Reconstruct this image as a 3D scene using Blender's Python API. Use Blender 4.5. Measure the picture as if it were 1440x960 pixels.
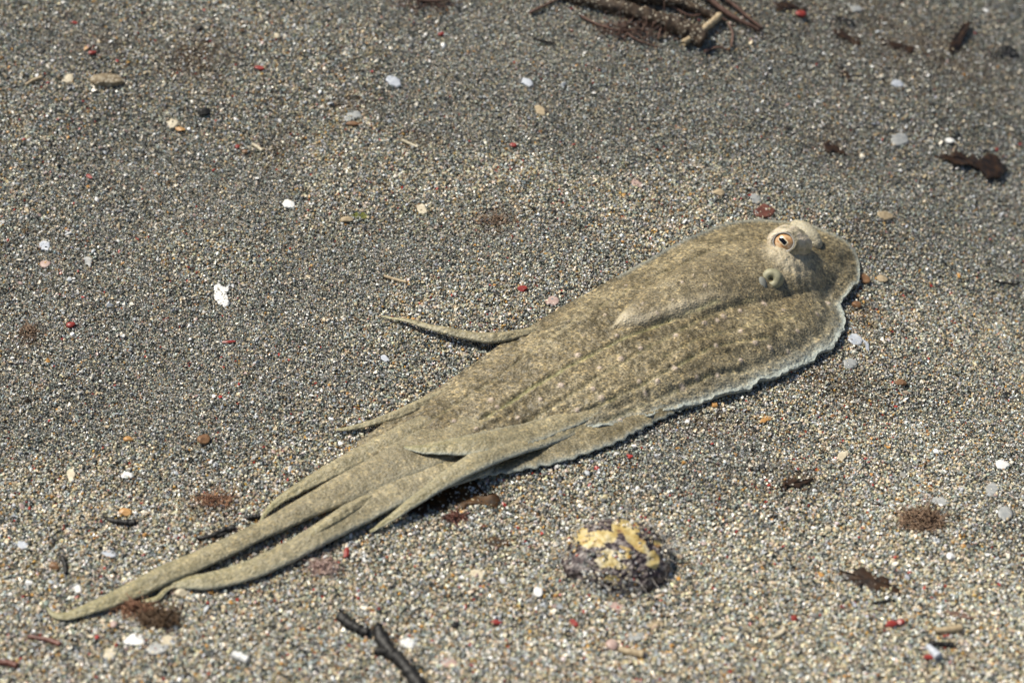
import bpy, math, random
import numpy as np
from mathutils import Vector, Matrix

for o in list(bpy.data.objects):
    bpy.data.objects.remove(o)
sc = bpy.context.scene
C = sc.collection
rng = np.random.default_rng(7)
random.seed(7)
R = math.radians

# ------------------------------------------------------------------ camera
PITCH = R(42.0); HFOV = R(32.0); DIST = 0.87
cam_d = bpy.data.cameras.new('camera')
cam = bpy.data.objects.new('camera', cam_d); C.objects.link(cam)
CAMP = np.array([0.0, -DIST*math.cos(PITCH), DIST*math.sin(PITCH)])
cam.location = CAMP
cam.rotation_euler = (math.pi/2 - PITCH, 0, 0)
cam_d.sensor_width = 36.0
cam_d.angle = HFOV
cam_d.clip_start = 0.01; cam_d.clip_end = 200.0
cam_d.dof.use_dof = True
cam_d.dof.focus_distance = 0.87
cam_d.dof.aperture_fstop = 7.5
sc.camera = cam

# ------------------------------------------------------------------ sky and sun
SUN_AZ_VEC = (-0.89, 0.456)          # ground direction the light comes from
SUN_EL = R(54)
w = bpy.data.worlds.new('World'); sc.world = w; w.use_nodes = True
nt = w.node_tree; bg = nt.nodes['Background']
sky = nt.nodes.new('ShaderNodeTexSky'); sky.sky_type = 'NISHITA'; sky.sun_disc = False
sky.sun_elevation = SUN_EL
sky.sun_rotation = math.atan2(SUN_AZ_VEC[0], SUN_AZ_VEC[1])
nt.links.new(sky.outputs[0], bg.inputs[0]); bg.inputs[1].default_value = 0.06
sd = bpy.data.lights.new('sun', 'SUN'); sd.energy = 4.6; sd.angle = R(8.0); sd.color = (1.0, 0.94, 0.82)
so = bpy.data.objects.new('sun', sd); C.objects.link(so)
sv = Vector((SUN_AZ_VEC[0]*math.cos(SUN_EL), SUN_AZ_VEC[1]*math.cos(SUN_EL), math.sin(SUN_EL)))
so.rotation_euler = sv.to_track_quat('Z', 'Y').to_euler(); so.location = sv*2
sc.view_settings.view_transform = 'Standard'; sc.view_settings.look = 'None'
sc.view_settings.exposure = 0.42; sc.view_settings.gamma = 1.0
sc.view_settings.use_curve_mapping = False
sc.render.engine = 'CYCLES'
sc.cycles.max_bounces = 6

# ------------------------------------------------------------------ noise helpers
def _hash(ix, iy, seed):
    n = (ix.astype(np.int64)*374761393 + iy.astype(np.int64)*668265263 + seed*1274126177) & 0xffffffff
    n = ((n ^ (n >> 13))*1103515245) & 0xffffffff
    n = ((n ^ (n >> 16))*2246822519) & 0xffffffff
    return ((n ^ (n >> 15)) & 0xffffff)/float(0xffffff)
def vnoise(x, y, seed=0):
    x = np.asarray(x, float); y = np.asarray(y, float)
    ix = np.floor(x); iy = np.floor(y); fx = x-ix; fy = y-iy
    u = fx*fx*(3-2*fx); v = fy*fy*(3-2*fy)
    ix = ix.astype(np.int64); iy = iy.astype(np.int64)
    a = _hash(ix, iy, seed); b = _hash(ix+1, iy, seed); c = _hash(ix, iy+1, seed); d = _hash(ix+1, iy+1, seed)
    return (a*(1-u)+b*u)*(1-v) + (c*(1-u)+d*u)*v
def fbm(x, y, seed=0, octv=4):
    s = 0; a = 1.0; t = 0
    for i in range(octv):
        s = s + a*vnoise(np.asarray(x)*2**i + 17.3*i, np.asarray(y)*2**i - 9.1*i, seed+i); t += a; a *= 0.5
    return s/t
def sstep(a, b, x):
    t = np.clip((np.asarray(x, float)-a)/(b-a), 0, 1); return t*t*(3-2*t)

# ------------------------------------------------------------------ photo pixel -> place on the sea bed
FPX = 720/math.tan(HFOV/2)
cp, sp_ = math.cos(PITCH), math.sin(PITCH)
def ray(px, py):
    x = (np.asarray(px, float)-720)/FPX; y = (480-np.asarray(py, float))/FPX
    return np.stack([x, y*sp_ + cp, y*cp - sp_], -1)      # camera right = X, up, forward
def plane_pt(px, py, z=0.0):
    d = ray(px, py); t = (np.asarray(z) - CAMP[2])/d[..., 2]
    return CAMP + d*t[..., None]
def to_px(P):
    q = np.asarray(P) - CAMP
    r = q[..., 0]; f = q[..., 1]*cp - q[..., 2]*sp_; u = q[..., 1]*sp_ + q[..., 2]*cp
    return np.stack([720 + FPX*r/f, 480 - FPX*u/f], -1)
BUMPS = []
for (px, py, rx, ry, h) in [(985, 655, 95, 55, .006), (640, 350, 170, 60, -.003), (210, 235, 170, 70, -.005),
        (150, 118, 40, 20, .004), (300, 560, 130, 60, .003), (760, 150, 200, 40, .004), (1300, 520, 160, 50, -.004),
        (1180, 250, 150, 40, .005), (450, 120, 140, 40, .004), (230, 905, 150, 40, .003), (850, 890, 200, 40, -.003),
        (1390, 700, 90, 50, .004), (930, 45, 170, 45, .007), (1320, 70, 160, 50, .005), (60, 520, 80, 60, .003)]:
    c = plane_pt(px, py); ex = plane_pt(px+rx, py)[0]-c[0]; ey = plane_pt(px, py-ry)[1]-c[1]
    BUMPS.append((c[0], c[1], ex, ey, h))
def terrain(x, y):
    x = np.asarray(x, float); y = np.asarray(y, float)
    z = 0.012*(fbm(x*5+3.1, y*7+1.7, 11, 3)-0.5) + 0.0035*(fbm(x*28, y*34, 21, 3)-0.5)
    for (cx, cy, ex, ey, h) in BUMPS:
        z = z + h*np.exp(-(((x-cx)/ex)**2 + ((y-cy)/ey)**2))
    # bed falls away right and climbs behind, slope added to dim the far right
    z = z - 0.55*np.maximum(0, x-0.01)**1.6*sstep(-.20, .10, y) + 0.45*np.maximum(0, y-0.04)**1.7
    return z
def ground(px, py, dz=0.0):
    P = plane_pt(px, py, 0.0); zc = P[..., 2]
    for _ in range(12):
        zc = .4*zc + .6*(terrain(P[..., 0], P[..., 1]) + dz); P = plane_pt(px, py, zc)
    return P

# ------------------------------------------------------------------ object helpers
def tag(o, label, cat, group=None):
    o['label'] = label; o['category'] = cat
    if group: o['group'] = group
    return o
def link(name, me, mat=None, parent=None, smooth=True):
    o = bpy.data.objects.new(name, me); C.objects.link(o)
    if mat: me.materials.append(mat)
    if smooth and len(me.polygons): me.polygons.foreach_set('use_smooth', [True]*len(me.polygons))
    if parent is not None:
        o.parent = parent
        o.matrix_parent_inverse = Matrix.Translation(parent.location).inverted()
    return o
def mesh(name, V, F):
    me = bpy.data.meshes.new(name)
    me.from_pydata([tuple(v) for v in np.asarray(V).tolist()], [], [tuple(f) for f in F])
    me.update(); return me
def local(V):                                   # origin at the base centre
    V = np.asarray(V, float); o = np.array([V[:, 0].mean(), V[:, 1].mean(), V[:, 2].min()])
    return V-o, o
def thing(name, V, F, mat, label, cat, group=None, smooth=True):
    L, o = local(V); ob = link(name, mesh(name, L, F), mat, None, smooth); ob.location = o
    return tag(ob, label, cat, group)
def empty(name, loc, label, cat, group=None):
    o = bpy.data.objects.new(name, None); C.objects.link(o); o.location = loc; o.empty_display_size = 0.01
    return tag(o, label, cat, group)
def catmull(P, n):
    P = np.asarray(P, float); Q = np.vstack([2*P[0]-P[1], P, 2*P[-1]-P[-2]])
    d = np.r_[0, np.cumsum(np.linalg.norm(np.diff(P, axis=0), axis=1))]
    t = np.linspace(0, d[-1], n); out = []
    for tt in t:
        i = min(max(np.searchsorted(d, tt, 'right')-1, 0), len(P)-2)
        u = (tt-d[i])/max(d[i+1]-d[i], 1e-12)
        p0, p1, p2, p3 = Q[i:i+4]
        out.append(0.5*((2*p1)+(-p0+p2)*u+(2*p0-5*p1+4*p2-p3)*u*u+(-p0+3*p1-3*p2+p3)*u**3))
    return np.array(out)

# ------------------------------------------------------------------ materials
def new_mat(name):
    m = bpy.data.materials.new(name); m.use_nodes = True
    return m, m.node_tree.nodes, m.node_tree.links, m.node_tree.nodes['Principled BSDF']
def ramp(N, stops):
    r = N.new('ShaderNodeValToRGB'); e = r.color_ramp.elements
    while len(e) < len(stops): e.new(0.5)
    for k, (p, c) in zip(e, stops): k.position = p; k.color = (*c, 1)
    return r
_mats = {}
def simple(name, c1, c2, scale=600, rough=0.55, bump=0.3, trans=0.0, spec=0.4, grit=0.0):
    """mottled matt material: two colours by noise, fine bump, optional pale grit specks"""
    if name in _mats: return _mats[name]
    m, N, L, B = new_mat(name)
    tc = N.new('ShaderNodeTexCoord'); n = N.new('ShaderNodeTexNoise'); n.inputs['Scale'].default_value = scale
    n.inputs['Detail'].default_value = 4
    L.new(tc.outputs['Object'], n.inputs['Vector'])
    r = ramp(N, [(0.35, c1), (0.68, c2)]); L.new(n.outputs['Fac'], r.inputs[0]); col = r.outputs[0]
    if grit:
        v = N.new('ShaderNodeTexVoronoi'); v.inputs['Scale'].default_value = 900; L.new(tc.outputs['Object'], v.inputs['Vector'])
        g = ramp(N, [(1-grit-0.02, (0, 0, 0)), (1-grit+0.02, (1, 1, 1))]); sep = N.new('ShaderNodeSeparateColor')
        L.new(v.outputs['Color'], sep.inputs[0]); L.new(sep.outputs[0], g.inputs[0])
        mx = N.new('ShaderNodeMix'); mx.data_type = 'RGBA'; mx.inputs[7].default_value = (0.38, 0.33, 0.25, 1)
        L.new(g.outputs[0], mx.inputs[0]); L.new(col, mx.inputs[6]); col = mx.outputs[2]
    L.new(col, B.inputs['Base Color']); B.inputs['Roughness'].default_value = rough
    B.inputs['Specular IOR Level'].default_value = spec
    if trans: B.inputs['Transmission Weight'].default_value = trans
    bp = N.new('ShaderNodeBump'); bp.inputs['Strength'].default_value = bump; bp.inputs['Distance'].default_value = 0.0005
    L.new(n.outputs['Fac'], bp.inputs['Height']); L.new(bp.outputs[0], B.inputs['Normal'])
    _mats[name] = m; return m

# sand sheet: procedural grains for what lies between and beyond the modelled grains
m_sand, N, L, B = new_mat('sand')
tc = N.new('ShaderNodeTexCoord')
v = N.new('ShaderNodeTexVoronoi'); v.inputs['Scale'].default_value = 850; L.new(tc.outputs['Object'], v.inputs['Vector'])
sep = N.new('ShaderNodeSeparateColor'); L.new(v.outputs['Color'], sep.inputs[0])
r = ramp(N, [(0, (.02, .02, .018)), (.25, (.09, .09, .08)), (.5, (.20, .19, .165)), (.7, (.30, .26, .2)), (.88, (.36, .3, .2)), (.97, (.55, .5, .42)), (1, (.3, .08, .04))])
L.new(sep.outputs[0], r.inputs[0]); L.new(r.outputs[0], B.inputs['Base Color']); B.inputs['Roughness'].default_value = 0.7
bp = N.new('ShaderNodeBump'); bp.inputs['Strength'].default_value = 0.9; bp.inputs['Distance'].default_value = 0.0008; bp.invert = True
L.new(v.outputs['Distance'], bp.inputs['Height']); L.new(bp.outputs[0], B.inputs['Normal'])

# grains: colour carried by each grain
def grain_mat(name, rough, spec):
    m, N, L, B = new_mat(name)
    a = N.new('ShaderNodeAttribute'); a.attribute_type = 'INSTANCER'; a.attribute_name = 'col'
    tc = N.new('ShaderNodeTexCoord'); n = N.new('ShaderNodeTexNoise'); n.inputs['Scale'].default_value = 1400
    L.new(tc.outputs['Object'], n.inputs['Vector'])
    mr = N.new('ShaderNodeMapRange'); mr.inputs[3].default_value = 0.75; mr.inputs[4].default_value = 1.2
    L.new(n.outputs['Fac'], mr.inputs[0])
    mx = N.new('ShaderNodeMix'); mx.data_type = 'RGBA'; mx.blend_type = 'MULTIPLY'; mx.inputs[0].default_value = 1
    L.new(a.outputs['Color'], mx.inputs[6]); L.new(mr.outputs[0], mx.inputs[7])
    L.new(mx.outputs[2], B.inputs['Base Color']); B.inputs['Roughness'].default_value = rough
    B.inputs['Specular IOR Level'].default_value = spec
    return m
m_grain = grain_mat('sand_grain', 0.32, 0.6)
m_grit = grain_mat('shell_grit', 0.38, 0.5)

# ------------------------------------------------------------------ the bed
def axis(lo, hi, step, far):
    core = np.arange(lo, hi+step/2, step)
    g = []; d = step; p = hi
    while p < far: d *= 1.35; p += d; g.append(p)
    g = np.array(g); q = []; d = step; p = lo
    while p > -far: d *= 1.35; p -= d; q.append(p)
    return np.r_[np.array(q)[::-1], core, g]
xs = axis(-0.5, 0.5, 0.004, 40); ys = axis(-0.45, 0.65, 0.004, 40)
X, Y = np.meshgrid(xs, ys)
fade = 1/(1+np.maximum(0, np.hypot(X, Y)-0.9)**2)
Z = terrain(np.clip(X, -1, 1), np.clip(Y, -1, 1))
nx, ny = len(xs), len(ys)
idx = np.arange(nx*ny).reshape(ny, nx)
F = np.stack([idx[:-1, :-1], idx[:-1, 1:], idx[1:, 1:], idx[1:, :-1]], -1).reshape(-1, 4)
me = mesh('sand', np.stack([X, Y, Z-0.0006], -1).reshape(-1, 3), F.tolist())
sand = link('sand', me, m_sand); sand['kind'] = 'structure'

# ------------------------------------------------------------------ grains as geometry-node instances
def grain_nodes(name, mat, nvar, rough_amt, flat):
    g = bpy.data.node_groups.new(name, 'GeometryNodeTree')
    g.interface.new_socket('Geometry', in_out='INPUT', socket_type='NodeSocketGeometry')
    g.interface.new_socket('Geometry', in_out='OUTPUT', socket_type='NodeSocketGeometry')
    N, L = g.nodes, g.links
    gi = N.new('NodeGroupInput'); go = N.new('NodeGroupOutput')
    jn = N.new('GeometryNodeGeometryToInstance')
    for k in range(nvar):
        ico = N.new('GeometryNodeMeshIcoSphere'); ico.inputs['Radius'].default_value = 0.5; ico.inputs['Subdivisions'].default_value = 1
        nz = N.new('ShaderNodeTexWhiteNoise'); nz.noise_dimensions = '4D'; nz.inputs['W'].default_value = 1.37*k+0.2
        pos = N.new('GeometryNodeInputPosition'); L.new(pos.outputs[0], nz.inputs['Vector'])
        sub = N.new('ShaderNodeVectorMath'); sub.operation = 'SUBTRACT'; sub.inputs[1].default_value = (.5, .5, .5)
        L.new(nz.outputs['Color'], sub.inputs[0])
        scn = N.new('ShaderNodeVectorMath'); scn.operation = 'SCALE'; scn.inputs['Scale'].default_value = rough_amt
        L.new(sub.outputs[0], scn.inputs[0])
        sp = N.new('GeometryNodeSetPosition'); L.new(ico.outputs['Mesh'], sp.inputs['Geometry']); L.new(scn.outputs[0], sp.inputs['Offset'])
        sm = N.new('GeometryNodeSetMaterial'); sm.inputs['Material'].default_value = mat
        L.new(sp.outputs[0], sm.inputs['Geometry']); L.new(sm.outputs[0], jn.inputs[0])
    ins = N.new('GeometryNodeInstanceOnPoints')
    L.new(gi.outputs[0], ins.inputs['Points']); L.new(jn.outputs[0], ins.inputs['Instance'])
    ins.inputs['Pick Instance'].default_value = True
    def att(nm, ty):
        a = N.new('GeometryNodeInputNamedAttribute'); a.data_type = ty; a.inputs['Name'].default_value = nm; return a.outputs[0]
    L.new(att('gi', 'INT'), ins.inputs['Instance Index'])
    L.new(att('gr', 'FLOAT_VECTOR'), ins.inputs['Rotation'])
    L.new(att('gs', 'FLOAT_VECTOR'), ins.inputs['Scale'])
    L.new(ins.outputs[0], go.inputs[0])
    return g
NVAR = 5
NG_GRAIN = grain_nodes('sand_grains', m_grain, NVAR, 0.42, False)
NG_GRIT = grain_nodes('shell_grit', m_grit, NVAR, 0.5, True)
def scatter(name, P, rot, scl, col, ng, parent=None):
    n = len(P); me = bpy.data.meshes.new(name); me.vertices.add(n)
    me.vertices.foreach_set('co', P.astype(np.float32).ravel())
    for nm, ty, arr, key in (('gr', 'FLOAT_VECTOR', rot, 'vector'), ('gs', 'FLOAT_VECTOR', scl, 'vector')):
        a = me.attributes.new(nm, ty, 'POINT'); a.data.foreach_set(key, arr.astype(np.float32).ravel())
    a = me.attributes.new('gi', 'INT', 'POINT'); a.data.foreach_set('value', rng.integers(0, NVAR, n).astype(np.int32))
    a = me.attributes.new('col', 'FLOAT_COLOR', 'POINT')
    a.data.foreach_set('color', np.c_[col, np.ones(n)].astype(np.float32).ravel())
    me.update()
    o = link(name, me, None, parent, False); o['kind'] = 'stuff'
    md = o.modifiers.new('grains', 'NODES'); md.node_group = ng
    return o
PAL = np.array([(.035, .040, .038), (.13, .14, .13), (.25, .265, .255), (.38, .395, .38), (.32, .285, .21), (.50, .42, .29),
                (.70, .61, .46), (.82, .79, .73), (.50, .29, .08), (.22, .12, .05), (.36, .045, .03), (.42, .46, .50)])
W_FINE = np.array([.20, .19, .20, .15, .08, .06, .035, .02, .008, .015, .002, .07]); W_FINE /= W_FINE.sum()
W_WARM = np.array([.115, .12, .14, .12, .15, .16, .085, .05, .022, .03, .007, .04]); W_WARM /= W_WARM.sum()
def grain_cols(x, y, base=None):
    n = len(x)
    mask = fbm(x*7+5, y*9+2, 51, 4)
    mask = sstep(.40, .62, mask)
    for (px, py, rx, ry, s) in FINE:
        c = plane_pt(px, py); ex = plane_pt(px+rx, py)[0]-c[0]; ey = plane_pt(px, py-ry)[1]-c[1]
        mask = mask - s*np.exp(-(((x-c[0])/ex)**2+((y-c[1])/ey)**2))
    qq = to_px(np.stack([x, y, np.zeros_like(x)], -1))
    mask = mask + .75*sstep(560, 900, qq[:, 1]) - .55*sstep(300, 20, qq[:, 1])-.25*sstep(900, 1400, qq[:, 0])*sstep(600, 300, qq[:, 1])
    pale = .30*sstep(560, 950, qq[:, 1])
    mask = np.clip(mask, 0, 1)
    u = rng.random(n); k1 = np.searchsorted(np.cumsum(W_FINE), u); k2 = np.searchsorted(np.cumsum(W_WARM), u)
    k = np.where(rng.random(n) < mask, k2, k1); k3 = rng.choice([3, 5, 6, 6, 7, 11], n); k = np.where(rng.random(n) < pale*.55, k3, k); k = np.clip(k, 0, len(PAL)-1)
    col = PAL[k]*(0.7+0.6*rng.random((n, 1)))*(1+0.16*(rng.random((n, 3))-.5))
    # silty brown film in places
    for (px, py, rx, ry, s) in BROWN:
        c = plane_pt(px, py); ex = plane_pt(px+rx, py)[0]-c[0]; ey = plane_pt(px, py-ry)[1]-c[1]
        g = s*np.exp(-(((x-c[0])/ex)**2+((y-c[1])/ey)**2))*(0.4+1.2*fbm(x*120, y*120, 77, 2)); g = np.clip(g, 0, .9)[:, None]
        sel = (rng.random((n, 1)) < .75)
        col = np.where(sel, col*(1-g)+np.array([.10, .06, .03])*g, col)
    return np.clip(col*np.array([1.0, .99, .935]), 0, .85), mask
FINE = [(210, 235, 170, 70, .9), (640, 350, 170, 60, .8), (960, 650, 120, 60, 1.0), (1370, 540, 150, 90, .6), (230, 690, 120, 40, .5),
        (880, 90, 260, 60, .5), (1200, 130, 260, 90, .6), (1090, 640, 160, 60, .5)]
BROWN = [(285, 130, 45, 22, .9), (150, 115, 45, 18, .6), (300, 710, 45, 25, .5), (700, 312, 30, 18, .6), (497, 178, 40, 12, .6), (40, 470, 25, 18, .6),
         (600, 215, 40, 15, .35), (1190, 500, 60, 40, .5), (1230, 400, 30, 40, .5), (1000, 590, 80, 25, .45), (1120, 660, 50, 20, .5), (960, 25, 130, 45, .8),
         (1300, 40, 150, 40, .6), (390, 225, 30, 25, .5), (450, 800, 40, 25, .5), (1180, 170, 60, 25, .4), (1240, 275, 40, 15, .4), (620, 25, 60, 25, .5)]
STEP = 0.00084
gx = np.arange(-0.52, 0.62, STEP); gy = np.arange(-0.36, 0.64, STEP)
GX, GY = np.meshgrid(gx, gy); GX = GX.ravel(); GY = GY.ravel()
q = to_px(np.stack([GX, GY, np.zeros_like(GX)], -1)); k = (q[:, 0] > -260) & (q[:, 0] < 1800) & (q[:, 1] > -260) & (q[:, 1] < 1200)
GX = GX[k]; GY = GY[k]; q = to_px(np.stack([GX, GY, terrain(GX, GY)], -1))
k = (q[:, 0] > -190) & (q[:, 0] < 1630) & (q[:, 1] > -130) & (q[:, 1] < 1090)
GX = GX[k]; GY = GY[k]; n = len(GX)
GX = GX + (rng.random(n)-.5)*STEP*1.1; GY = GY + (rng.random(n)-.5)*STEP*1.1
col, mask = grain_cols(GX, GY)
size = (0.00082 + 0.00034*mask)*np.exp(0.24*rng.standard_normal(n)); size = np.clip(size, .0005, .0022)
scl = size[:, None]*(0.72+0.56*rng.random((n, 3)))
rot = rng.random((n, 3))*math.tau
GZ = terrain(GX, GY) + (rng.random(n)-.45)*0.0010
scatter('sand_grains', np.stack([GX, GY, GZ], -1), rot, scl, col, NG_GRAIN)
print('grains', n)

# coarser shell grit lying on top
n = 24000
qx = rng.random(n)*1800-180; qy = rng.random(n)*1200-120
P = ground(qx, qy)
keep = rng.random(n) < 0.25+0.75*sstep(.35, .65, fbm(P[:, 0]*9+2, P[:, 1]*11, 91, 3)); P = P[keep]; n = len(P)
GP = np.array([(.72, .66, .55), (.80, .78, .75), (.46, .48, .50), (.34, .33, .30), (.55, .44, .28), (.50, .26, .07), (.35, .04, .03), (.14, .08, .04), (.02, .02, .02), (.42, .30, .27)])
kk = rng.choice(len(GP), n, p=[.25, .14, .18, .12, .13, .03, .02, .04, .04, .05])
col = GP[kk]*(0.75+.4*rng.random((n, 1)))
sz = np.clip(0.0014*np.exp(0.38*rng.standard_normal(n)), .0010, .0042)
fl = np.stack([np.ones(n), .45+.5*rng.random(n), .22+.35*rng.random(n)], -1)
rot = np.stack([(rng.random(n)-.5)*1.2, (rng.random(n)-.5)*1.2, rng.random(n)*math.tau], -1)
P[:, 2] += 0.0007
scatter('shell_grit', P, rot, sz[:, None]*fl, col, NG_GRIT)

# ================================================================== THE OCTOPUS
m_oct, N, L, B = new_mat('octopus_skin')
tc = N.new('ShaderNodeTexCoord')
a1 = N.new('ShaderNodeAttribute'); a1.attribute_name = 'm1'; s1 = N.new('ShaderNodeSeparateColor'); L.new(a1.outputs['Color'], s1.inputs[0])
a2 = N.new('ShaderNodeAttribute'); a2.attribute_name = 'm2'; s2 = N.new('ShaderNodeSeparateColor'); L.new(a2.outputs['Color'], s2.inputs[0])
def tex(kind, scale, rot=0.0, stretch=(1, 1, 1)):
    mp = N.new('ShaderNodeMapping'); mp.inputs['Rotation'].default_value = (0, 0, rot); mp.inputs['Scale'].default_value = stretch
    L.new(tc.outputs['Object'], mp.inputs['Vector'])
    t = N.new('ShaderNodeTexVoronoi' if kind == 'V' else 'ShaderNodeTexNoise'); t.inputs['Scale'].default_value = scale
    L.new(mp.outputs[0], t.inputs['Vector']); return t
def mix(fac, a, b, mode='MIX'):
    x = N.new('ShaderNodeMix'); x.data_type = 'RGBA'; x.blend_type = mode
    for sock, val in ((x.inputs[0], fac), (x.inputs[6], a), (x.inputs[7], b)):
        if isinstance(val, (int, float)): sock.default_value = val
        elif isinstance(val, tuple): sock.default_value = (*val, 1)
        else: L.new(val, sock)
    return x.outputs[2]
def math_(op, a, b):
    x = N.new('ShaderNodeMath'); x.operation = op; x.use_clamp = True
    for sock, val in ((x.inputs[0], a), (x.inputs[1], b)):
        if isinstance(val, (int, float)): sock.default_value = val
        else: L.new(val, sock)
    return x.outputs[0]
big = tex('N', 55); big.inputs['Detail'].default_value = 3
fine = tex('N', 800, -0.5, (1, 1.6, 1)); fine.inputs['Detail'].default_value = 4
cell = tex('V', 620, -0.5, (1, 1.5, 1))
r_big = ramp(N, [(.34, (.140, .117, .071)), (.66, (.262, .226, .146))]); L.new(big.outputs['Fac'], r_big.inputs[0])
r_fine = ramp(N, [(.32, (.36, .34, .31)), (.50, (1, 1, 1)), (.68, (1.7, 1.62, 1.48))]); L.new(fine.outputs['Fac'], r_fine.inputs[0])
base = mix(1.0, r_big.outputs[0], r_fine.outputs[0], 'MULTIPLY')
cs = N.new('ShaderNodeSeparateColor'); L.new(cell.outputs['Color'], cs.inputs[0])
r_c = ramp(N, [(.0, (.62, .60, .55)), (.35, (1, 1, 1)), (.80, (1.05, 1.0, .92)), (.92, (1.6, 1.5, 1.3))]); L.new(cs.outputs[0], r_c.inputs[0])
base = mix(1.0, base, r_c.outputs[0], 'MULTIPLY')
arm_c = mix(0.62, (.40, .365, .235), base)
base = mix(s2.outputs[2], base, arm_c)
base = mix(math_('MULTIPLY', s2.outputs[1], 0.75), base, (.055, .045, .022))
base = mix(math_('MULTIPLY', s1.outputs[2], 0.62), base, (.33, .33, .14))
base = mix(math_('MULTIPLY', s1.outputs[1], 0.85), base, mix(fine.outputs['Fac'], (.25, .28, .26), (.46, .51, .48)))
base = mix(math_('MULTIPLY', s1.outputs[0], 0.9), base, mix(fine.outputs['Fac'], (.50, .42, .28), (.72, .64, .48)))
base = mix(s2.outputs[0], base, (.66, .53, .44))
L.new(base, B.inputs['Base Color'])
B.inputs['Roughness'].default_value = 0.48; B.inputs['Specular IOR Level'].default_value = 0.42
B.inputs['Subsurface Weight'].default_value = 0.12; B.inputs['Subsurface Radius'].default_value = (.003, .002, .001)
bp = N.new('ShaderNodeBump'); bp.inputs['Strength'].default_value = 0.55; bp.inputs['Distance'].default_value = 0.0010
hh = math_('ADD', math_('MULTIPLY', fine.outputs['Fac'], .6), math_('SUBTRACT', .5, cell.outputs['Distance']))
L.new(hh, bp.inputs['Height']); L.new(bp.outputs[0], B.inputs['Normal'])

OV, OF, OM1, OM2 = [], [], [], []
def add_island(V, F, m1, m2):
    off = sum(len(v) for v in OV)
    OV.append(np.asarray(V, float)); OF.extend([tuple(int(i)+off for i in f) for f in F])
    OM1.append(np.asarray(m1, float)); OM2.append(np.asarray(m2, float))
def grid_faces(nu, nv, off=0, flip=False, wrap=False):
    i = np.arange(nu*nv).reshape(nu, nv)+off
    if wrap: i = np.concatenate([i, i[:, :1]], 1)
    f = np.stack([i[:-1, :-1], i[1:, :-1], i[1:, 1:], i[:-1, 1:]], -1).reshape(-1, 4)
    return (f[:, ::-1] if flip else f).tolist()
def seg_dist(x, y, line):
    d = np.full(x.shape, 1e9)
    for (a, b) in zip(line[:-1], line[1:]):
        ab = b-a; t = np.clip(((x-a[0])*ab[0]+(y-a[1])*ab[1])/(ab@ab), 0, 1)
        d = np.minimum(d, np.hypot(x-a[0]-t*ab[0], y-a[1]-t*ab[1]))
    return d
def pl(pts, z, n=60):
    P = np.array(pts, float); return catmull(ground(P[:, 0], P[:, 1], z)[:, :2], n)

# --- broad body: web, head and arm bases, one loft between its far and near margins
UP = [(1209, 380), (1206, 362), (1190, 340), (1165, 325), (1130, 314), (1085, 309), (1045, 310), (1000, 321), (950, 343), (900, 371), (850, 398), (800, 426),
      (750, 456), (705, 483), (655, 518), (605, 551), (565, 577), (530, 602), (500, 622)]
LO = [(1209, 380), (1207, 396), (1193, 410), (1185, 425), (1187, 440), (1188, 456), (1180, 474), (1150, 500), (1105, 524), (1055, 543), (1005, 560), (955, 572),
      (900, 588), (850, 601), (795, 613), (740, 625), (690, 640), (640, 655), (590, 668), (540, 672)]
NU, NV = 520, 190
ZE = 0.0040
U = catmull(ground(*np.array(UP, float).T, ZE)[:, :2], NU); Lw = catmull(ground(*np.array(LO, float).T, ZE)[:, :2], NU)
U += (fbm(np.linspace(0, 40, NU), np.zeros(NU), 5, 2)[:, None]-.5)*0.0016
ruff = np.sin(np.linspace(0, 300, NU)+3*vnoise(np.linspace(0, 30, NU), np.zeros(NU), 6))*0.00022 + (vnoise(np.linspace(0, 170, NU), np.ones(NU), 7)-.5)*0.0010 + (vnoise(np.linspace(0, 45, NU), np.ones(NU), 8)-.5)*0.0022
nrm = np.gradient(Lw, axis=0); nrm = np.stack([nrm[:, 1], -nrm[:, 0]], -1); nrm /= np.linalg.norm(nrm, axis=1)[:, None]+1e-9
Lw = Lw + nrm*ruff[:, None]*np.clip(np.linspace(0, 12, NU), 0, 1)[:, None]
s = np.linspace(0, 1, NV); s = 0.5-0.5*np.cos(s*math.pi)*(0.65) - 0.0
s = (s-s[0])/(s[-1]-s[0])
vv = np.linspace(0, 1, NU)
GXb = U[:, None, 0]*(1-s)+Lw[:, None, 0]*s; GYb = U[:, None, 1]*(1-s)+Lw[:, None, 1]*s
# distance to the margin
edge = np.vstack([U[::6], Lw[::-6]])
e_up = seg_dist(GXb, GYb, U[::8]); e_lo = seg_dist(GXb, GYb, Lw[::8]); e = np.minimum(e_up, e_lo)
Hv = np.interp(vv, [0, .08, .2, .45, .7, .9, 1], [.003, .007, .009, .010, .0075, .005, .003])[:, None]
z = ZE + Hv*(1-np.exp(-(np.maximum(0, e-0.002)/0.013)**1.3))
z += ((np.sin(np.linspace(0, 92, NU)+2)*.5+(vnoise(np.linspace(0, 40, NU), np.ones(NU)*3, 9)-.5)*1.2)*0.0014)[:, None]*np.exp(-e_lo/0.004)
z -= 0.0012*np.exp(-((e_lo-0.0085)/0.0025)**2)           # groove inside the frilled margin
m1 = np.zeros((NU, NV, 3)); m2 = np.zeros((NU, NV, 3))
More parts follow.
